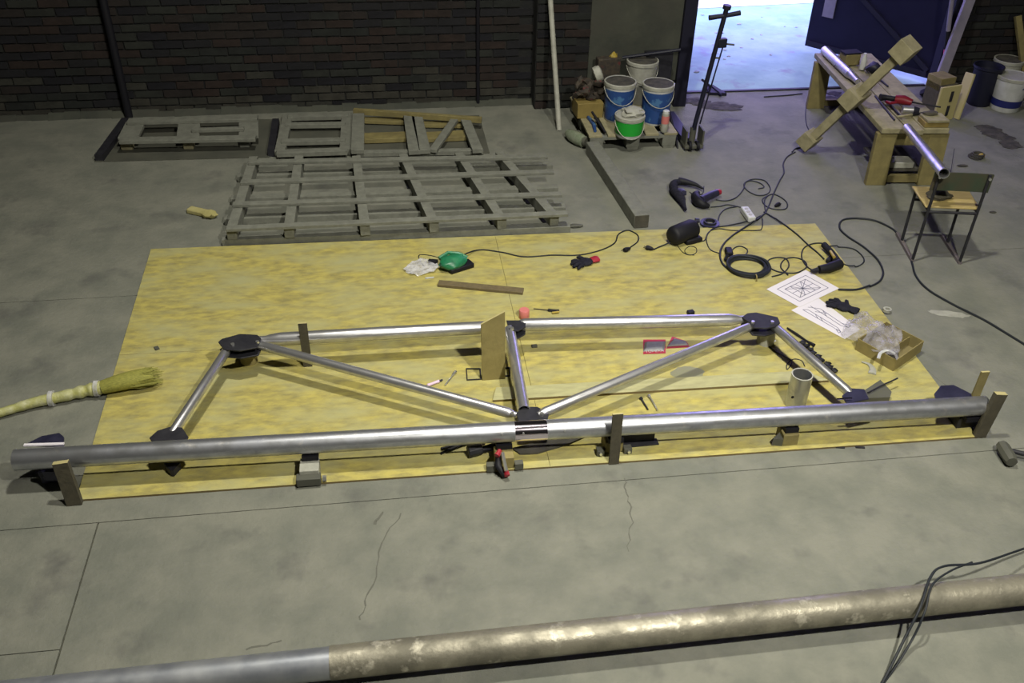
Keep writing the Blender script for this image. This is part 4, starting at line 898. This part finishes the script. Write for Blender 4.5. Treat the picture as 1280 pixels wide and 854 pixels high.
screwdriver('wood_handle_tool', 'long dark tool with pale wooden handle at the near end of the workbench', onb(1122,146,.02), onb(1163,140,.02), .012, 'wood', 'black', .45, 'tool', .010)
for k, (a, b) in enumerate((((1094,120),(1118,150)), ((1101,118),(1127,146)), ((1098,98),(1110,108)))):
    o = MB(onb(*a)).path([onb(*a,.010), onb(*b,.010)], .008, 8).build('steel_rod', 'blacksteel'); tag(o, ['dark rod lying along the left plank of the workbench','dark rod lying along the middle plank of the workbench','short dark rod behind the red grinder on the workbench'][k], 'rod')
c = onb(1162,160); 
for k, (lb, m_) in enumerate((('yellow block at the bottom of the small pile on the near workbench corner','yellowbox'), ('pale thin board on top of the yellow block on the near workbench corner','wood'))):
    cc = W(.46,.09,HB); o = MB(cc).box(cc+Vector((0,0,.022+.034*k)), (.20-.02*k,.14+.02*k,.042 if k == 0 else .02), rb+.05*k).build('small_board', m_, bevel=.003); tag(o, lb, 'board')
cc = W(.44,.12,HB+.066); o = MB(cc).blob(cc+Vector((0,.02,.012)), (.07,.04,.014), .3, 4, 2, seed=30).build('brown_rag', 'slat'); tag(o, 'brown rag on top of the pale thin board on the workbench', 'rag')
# ---- chair
rl, rr = P(1141,323,0), P(1198,334,0); fl_, fr_ = P(1121,290,0), P(1177,299,0)
rl, rr, fl_, fr_ = [Vector((p.x,p.y,0)) for p in (rl, rr, fl_, fr_)]
fwd = ((fl_-rl)+(fr_-rr)).normalized(); side = Vector((fwd.y,-fwd.x,0)); wch = .34; cen = (rl+rr)/2
if (rr-rl).dot(side) < 0: side = -side
t = thing('school_chair', 'school chair with plywood seat, dark back panel and black metal frame seen from behind', 'chair', cen)
def K(s, f, z): return cen+side*s+fwd*f+Vector((0,0,z))
h = wch/2
for s in (-h, h):
    MB(cen).bar(K(s,-.01,.012), K(s,.40,.012), .024, .024).build('runner', 'runner', t)
    MB(cen).path([K(s,.0,.02), K(s,-.012,.44), K(s,-.02,.715)], .011, 10).build('rear_post', 'blacksteel', t)
    MB(cen).path([K(s,.28,.02), K(s,.29,.43)], .011, 10).build('front_leg', 'blacksteel', t)
    MB(cen).path([K(s,.0,.425), K(s,.30,.425)], .010, 10).build('seat_rail', 'blacksteel', t)
MB(cen).path([K(-h,.285,.36), K(h,.285,.36)], .010, 10).build('stretcher', 'blacksteel', t)
MB(cen).path([K(-h,-.012,.415), K(h,-.012,.415)], .010, 10).build('cross_rail', 'blacksteel', t)
mb = MB(cen); mb.hexa([K(-.19,-.0,.437),K(.19,-.0,.437),K(.20,.31,.443),K(-.20,.31,.443)], [K(-.19,-.0,.450),K(.19,-.0,.450),K(.20,.31,.456),K(-.20,.31,.456)]); mb.build('seat', 'seatwood', t, bevel=.004)
mb = MB(cen); 
n = 6; vs = []; fs = []
for i in range(n+1):
    u = -1+2*i/n; bow = .02*(1-u*u)
    for zz, dy in ((.575,-.0),(.715,-.008)):
        for th in (0,.010): vs.append(K(u*.20, -.005+dy+bow*.4+th, zz))
for i in range(n):
    k = i*4; fs += [(k,k+4,k+6,k+2),(k+1,k+3,k+7,k+5),(k,k+1,k+5,k+4),(k+2,k+6,k+7,k+3)]
fs += [(0,2,3,1),(n*4,n*4+1,n*4+3,n*4+2)]
mb.add(vs, fs); mb.build('backrest', 'backpanel', t)
mb = MB(cen)
for s in (-h, h): mb.path([K(s,-.03,.69), K(s,-.04,.69)], .010, 8)
mb.build('rivet', 'bolt', t)
c = K(-.06,.14,.457); o = MB(c).blob(c+Vector((0,0,.02)), (.09,.06,.03), .35, 4, 3, seed=41, flatbottom=.458).build('folded_cloth', 'slat'); tag(o, 'dark brown cloth lying on the seat of the school chair', 'cloth')
# ---- beyond the bench
b = P(1180,150,0); q = Matrix.Rotation(.25,3,'Z'); t = thing('wooden_trestle', 'pale wooden trestle box with dark slots standing behind the workbench end', 'trestle', b, .25)
MB().box((-.03,.0,.17), (.24,.025,.34)).build('front_board', 'ply_edge', t, bevel=.003)
for z, x in ((.10,-.01),(.24,-.01)): MB().box((x,-.014,z), (.03,.012,.10)).build('slot', 'blacksteel', t)
MB().bar((.13,.0,.0), (.22,.05,.42), .11, .022, up=(1,0,0)).build('side_board', 'ply_edge', t, bevel=.003)
MB().box((-.03,.14,.34), (.18,.18,.12)).build('top_box', 'wood_y', t, bevel=.003)
MB().box((-.02,.12,.20), (.20,.20,.28)).build('inner_box', 'slat', t)
# leaning plank by right door post
a = PY(1160,140,8.35); a = P(1161,135,0); top = PY(1212,0,8.70); d = top-a; e = a+d*1.0
kk = (8.83-a.y)/d.y
o = MB(a).bar(a+d*.0, a+d*1.28, .10, .035, up=(0,1,0)).build('leaning_plank', 'lilac'); tag(o, 'long weathered plank leaning against the wall right of the doorway', 'plank')
a = PY(1166,92,8.60); a = P(1158,112,0); top = PY(1190,0,8.66); d = top-a
t = thing('striped_rod', 'dark pole with a pink band and whitish upper end leaning by the right door post', 'pole', (a.x,a.y,0))
a = Vector((a.x, min(a.y,8.6), 0)); d = top-a
MB(t.location).path([a, a+d*.28], .020, 10).build('lower_pole', 'black', t); MB(t.location).path([a+d*.28, a+d*.52], .019, 10).build('pink_band', 'pinkglow', t)
MB(t.location).path([a+d*.52, a+d*.70], .020, 10).build('middle_pole', 'black', t); MB(t.location).path([a+d*.70, a+d*1.12], .022, 10).build('pale_upper_end', 'lilac', t)
c = P(1152,108,0); o = MB(c).blob(Vector((c.x-.05,8.68,.04)), (.14,.09,.05), .3, 4, 2, seed=50, flatbottom=0).build('dark_bag', 'black'); tag(o, 'low dark bag at the foot of the right door post', 'bag')
# black bin, white buckets right
b = P(1230,135,0); c = Vector((b.x,b.y+.12,0)); t = thing('black_bin', 'black round bin standing at the brick wall right of the doorway', 'bin', c)
MB(c).lathe([(.105,0),(.11,.01),(.135,.36),(.145,.37),(.145,.39),(.132,.39),(.13,.34)], c, 28, cap=False).build('shell', 'blackblue', t); MB(c).lathe([(.105,0),(.105,.01)], c, 24).build('base', 'blackblue', t); MB(c).lathe([(.13,.30),(.13,.31)], c, 24).build('contents', 'black', t)
t, c = bucket('white_bucket', 'big white bucket with a dark blue band by the brick wall at the right edge', 1264, 142, .135, .16, .34, 'white', z0=0, band=('deepblue', .05, .12), content='offwhite', lid=True, handle=False)
mk = c+Vector((.02,-.148,.26)); MB(c).box(mk, (.035,.008,.035)).build('printed_square', 'deepblue', t)
t, c = bucket('white_bucket', 'pale bucket half hidden behind the blue banded bucket at the right edge', 1256, 122, .12, .14, .36, 'offwhite', z0=0, content='dirt')
a, b = P(1292,130,0), PY(1272,20,8.80); a = Vector((a.x,8.5,0)); o = MB(a).bar(a, b, .06, .04, up=(0,1,0)).build('leaning_batten', 'wood_y'); tag(o, 'yellowish batten leaning on the brick wall behind the buckets at the right edge', 'batten')
# floor bits right
c = P(1219,197,0); t = thing('wire_bundle', 'small dark coil of wire on the floor right of the workbench', 'wire', c)
for i in range(3): MB(c).tube((c.x+.01*i,c.y,.006+.012*i),(c.x+.01*i,c.y,.016+.012*i), .065-.006*i, 18, .012).build('wire_turn', 'dirt', t)
MB(c).blob((c.x+.06,c.y,.02), (.03,.02,.02), .3, 3, 2).build('brass_end', 'yellow', t)
a = P(1184,214,0); o = MB(a).path(cat_rom([P(1187,222,.0), P(1190,205,.06), P(1193,186,.12)],4), .003, 6).build('stiff_wire', 'blacksteel'); tag(o, 'stiff thin wire standing up behind the chair back', 'wire')
c = P(1203,208,0); o = MB(c).blob((c.x,c.y,.008), (.05,.02,.008), .3, 3, 2).build('dark_scrap', 'dirt'); tag(o, 'tiny dark scrap on the floor left below the coil of wire', 'scrap')
c = P(1241,266,0); o = MB(c).blob((c.x,c.y,.006), (.03,.015,.007), .3, 3, 2).build('dark_scrap', 'dirt'); tag(o, 'tiny dark scrap on the floor right of the chair seat', 'scrap')
cable('thin cable hanging along the far workbench leg to the floor', [(1008,128),(1007,145),(1009,158),(1015,168),(1016,172)], .005)
cable('thin cable along the doorway threshold left of the workbench', [(955,121),(985,119),(1003,117)], .006)
cable('short cable from the lower block of the leaning post', [(1001,184),(994,186),(990,190)], .006)
# white droppings on floor
c = P(1187,393,0); o = MB(c).blob((c.x,c.y,.001), (.12,.035,.0012), .5, 5, 3, seed=77, rz=-.3).build('paint_smear', 'offwhite'); o['kind'] = 'stuff'; tag(o, 'pale paint smear on the concrete right of the panels', 'paint smear')
# ================================================================== YELLOW WRAPPED BUNDLE (left)
pts = [PG(-30,522,.035), PG(0,516,.035), PG(40,504,.04), PG(80,495,.045), PG(110,488,.048), PG(128,484,.050), PG(150,478,.066), PG(172,473,.066), PG(189,470,.055)]
b = thing('wrapped_bundle', 'yellow green wrapped bundle with frayed brush end at the left panel edge', 'bundle', (pts[4].x,pts[4].y,0))
cr_ = cat_rom(pts[:6], 10); mb = MB(b.location)
mb.path(cr_, [.022+.018*(i/len(cr_))+.006*noise.noise(Vector((i*.37,2,1))) for i in range(len(cr_))], 14).build('wrapped_handle', 'pylon', b)
cr2 = cat_rom(pts[5:], 6); MB(b.location).path(cr2, [.046+.014*math.sin(min(1,i/12)*1.6) for i in range(len(cr2))], 16, flat=.8).build('brush_core', 'fibre', b)
mb = MB(b.location); random.seed(11)
for i in range(150):
    a = random.random()*6.28; rr_ = random.uniform(.03,.058); off = Vector((0, math.cos(a)*rr_, math.sin(a)*rr_*.75)); st_ = pts[6]+off*.75+Vector((random.uniform(-.08,.05),0,0)); en = pts[8]+off*random.uniform(.8,1.35)+Vector((random.uniform(-.03,.07),0,0))
    mb.path([st_, st_.lerp(en,.5)+off*.15, en], [.0035,.003,.0015], 4)
o = mb.build('bristles', 'fibre', b); o['kind'] = 'stuff'
mb = MB(b.location); 
for k in (.52,.93): 
    p = cr_[int(k*(len(cr_)-1))]; mb.path([p-Vector((.012,0,0)), p+Vector((.012,0,0))], .044+.004*k, 14)
mb.build('tape_wrap', 'film2', b)['kind'] = 'stuff'
# ================================================================== FOREGROUND PIPE
rz_ = .115
def FP(px, py): return P(px, py, rz_)
A = FP(413,829); Bq = FP(1280,737); dA = (Bq-A).normalized(); lft = A-dA*3.2; rgt = Bq+dA*1.5
t = thing('foreground_pipe', 'thick weathered metal pipe lying across the floor in the foreground', 'pipe', (A.x,A.y,0))
MB(A).tube(lft, A, .067, 44, .006).build('new_section', 'pipe_new', t)['label'] = 'smoother blue grey section at the left'
MB(A).tube(A, rgt, .070, 44, .006).build('old_section', 'pipe_old', t)['label'] = 'scuffed brownish section at the right'
for px, s_ in ((-1.0, -1), (1.0, 1)):
    c = A-dA*1.9 if s_ < 0 else Bq+dA*.55
    o = MB((c.x,c.y,0)).box((c.x,c.y,.0225), (.10,.34,.045)).build('timber_bearer', 'wood_old', bevel=.004); tag(o, 'timber bearer under the left end of the foreground pipe' if s_ < 0 else 'timber bearer under the right end of the foreground pipe', 'bearer')
# trailing cable over the pipe
cb1 = [P(1340,668,.02), P(1280,686,.10), P(1225,704,.18), P(1180,708,.20), P(1163,722,.198), P(1150,760,.175), P(1130,800,.08), P(1105,850,.01), P(1085,880,.006)]
o = MB(cb1[4]).path(cat_rom(cb1,8), .006, 6).build('draped_cable', 'cable'); tag(o, 'dark cable draped over the foreground pipe, the upper strand', 'cable', 'two strands over the foreground pipe')
cb2 = [P(1215,703,.185), P(1188,714,.200), P(1165,732,.200), P(1156,765,.165), P(1140,800,.06), P(1115,840,.006), P(1090,872,.006)]
o = MB(cb2[2]).path(cat_rom(cb2,8), .005, 6).build('draped_cable', 'cable'); tag(o, 'dark cable draped over the foreground pipe, the lower strand', 'cable', 'two strands over the foreground pipe')
# hammer at right edge
hc = P(1258,572,.05); t = thing('hammer', 'heavy hammer head with dark handle at the right edge on the concrete', 'hammer', (hc.x,hc.y,0))
MB(hc*1.0).add([], []) 
o = Vector((hc.x,hc.y,0))
MB(o).path([P(1252,556,.045), P(1254,560,.045), P(1263,574,.045), P(1265,578,.045)], [.030,.036,.036,.030], 8).build('head', 'plate', t)
MB(o).path([P(1262,563,.045), P(1278,567,.045), P(1340,575,.03)], [.013,.014,.016], 10).build('handle', 'blacksteel', t)
for k,(px,py) in enumerate(((1050,560),(1075,560))):
    c = P(px,py,0); o = MB(c).box((c.x,c.y,.004), (.05,.012,.006), -.2).build('metal_sliver', 'blacksteel'); tag(o, ['thin dark metal sliver on the concrete in front of the panels, the left of two','thin dark metal sliver on the concrete in front of the panels, the right of two'][k], 'sliver')

# ---- sub-parts: pieces fixed to a part hang under that part
def under(root, child, part):
    ps = [c for c in root.children if c.name.split('.')[0] == part]
    if not ps: return
    for c in [c for c in root.children if c.name.split('.')[0] == child]:
        p = ps[0]; c.parent = p; c.location = c.location-p.location
for r0 in [o for o in COL.objects if o.parent is None]:
    n = r0.name.split('.')[0]
    for kind, ch, pa_ in (('hand_pallet_truck','handle_head','handle_pole'), ('hand_pallet_truck','cross_grip','handle_pole'), ('hand_pallet_truck','lever_box','handle_pole'), ('hand_pallet_truck','rod_bracket','handle_pole'),
                          ('paint_bucket','rim','shell'), ('paint_bucket','label_band','shell'), ('paint_bucket','wire_handle','shell'), ('white_bucket','rim','shell'), ('white_bucket','label_band','shell'),
                          ('white_bucket','wire_handle','shell'), ('green_bucket','rim','shell'), ('green_bucket','label_band','shell'), ('green_bucket','wire_handle','shell'), ('school_chair','rivet','backrest'),
                          ('blister_packet','packet_print','backing_card'), ('power_strip','socket_face','housing'), ('electric_drill','trigger_panel','grip'), ('battery_drill','trigger','grip'),
                          ('door_2','door_brace','door_leaf'), ('door_2','door_notice','door_leaf'), ('spray_bottle','label_band','bottle_body'), ('spray_bottle','cap','bottle_body')):
        if n == kind: under(r0, ch, pa_)
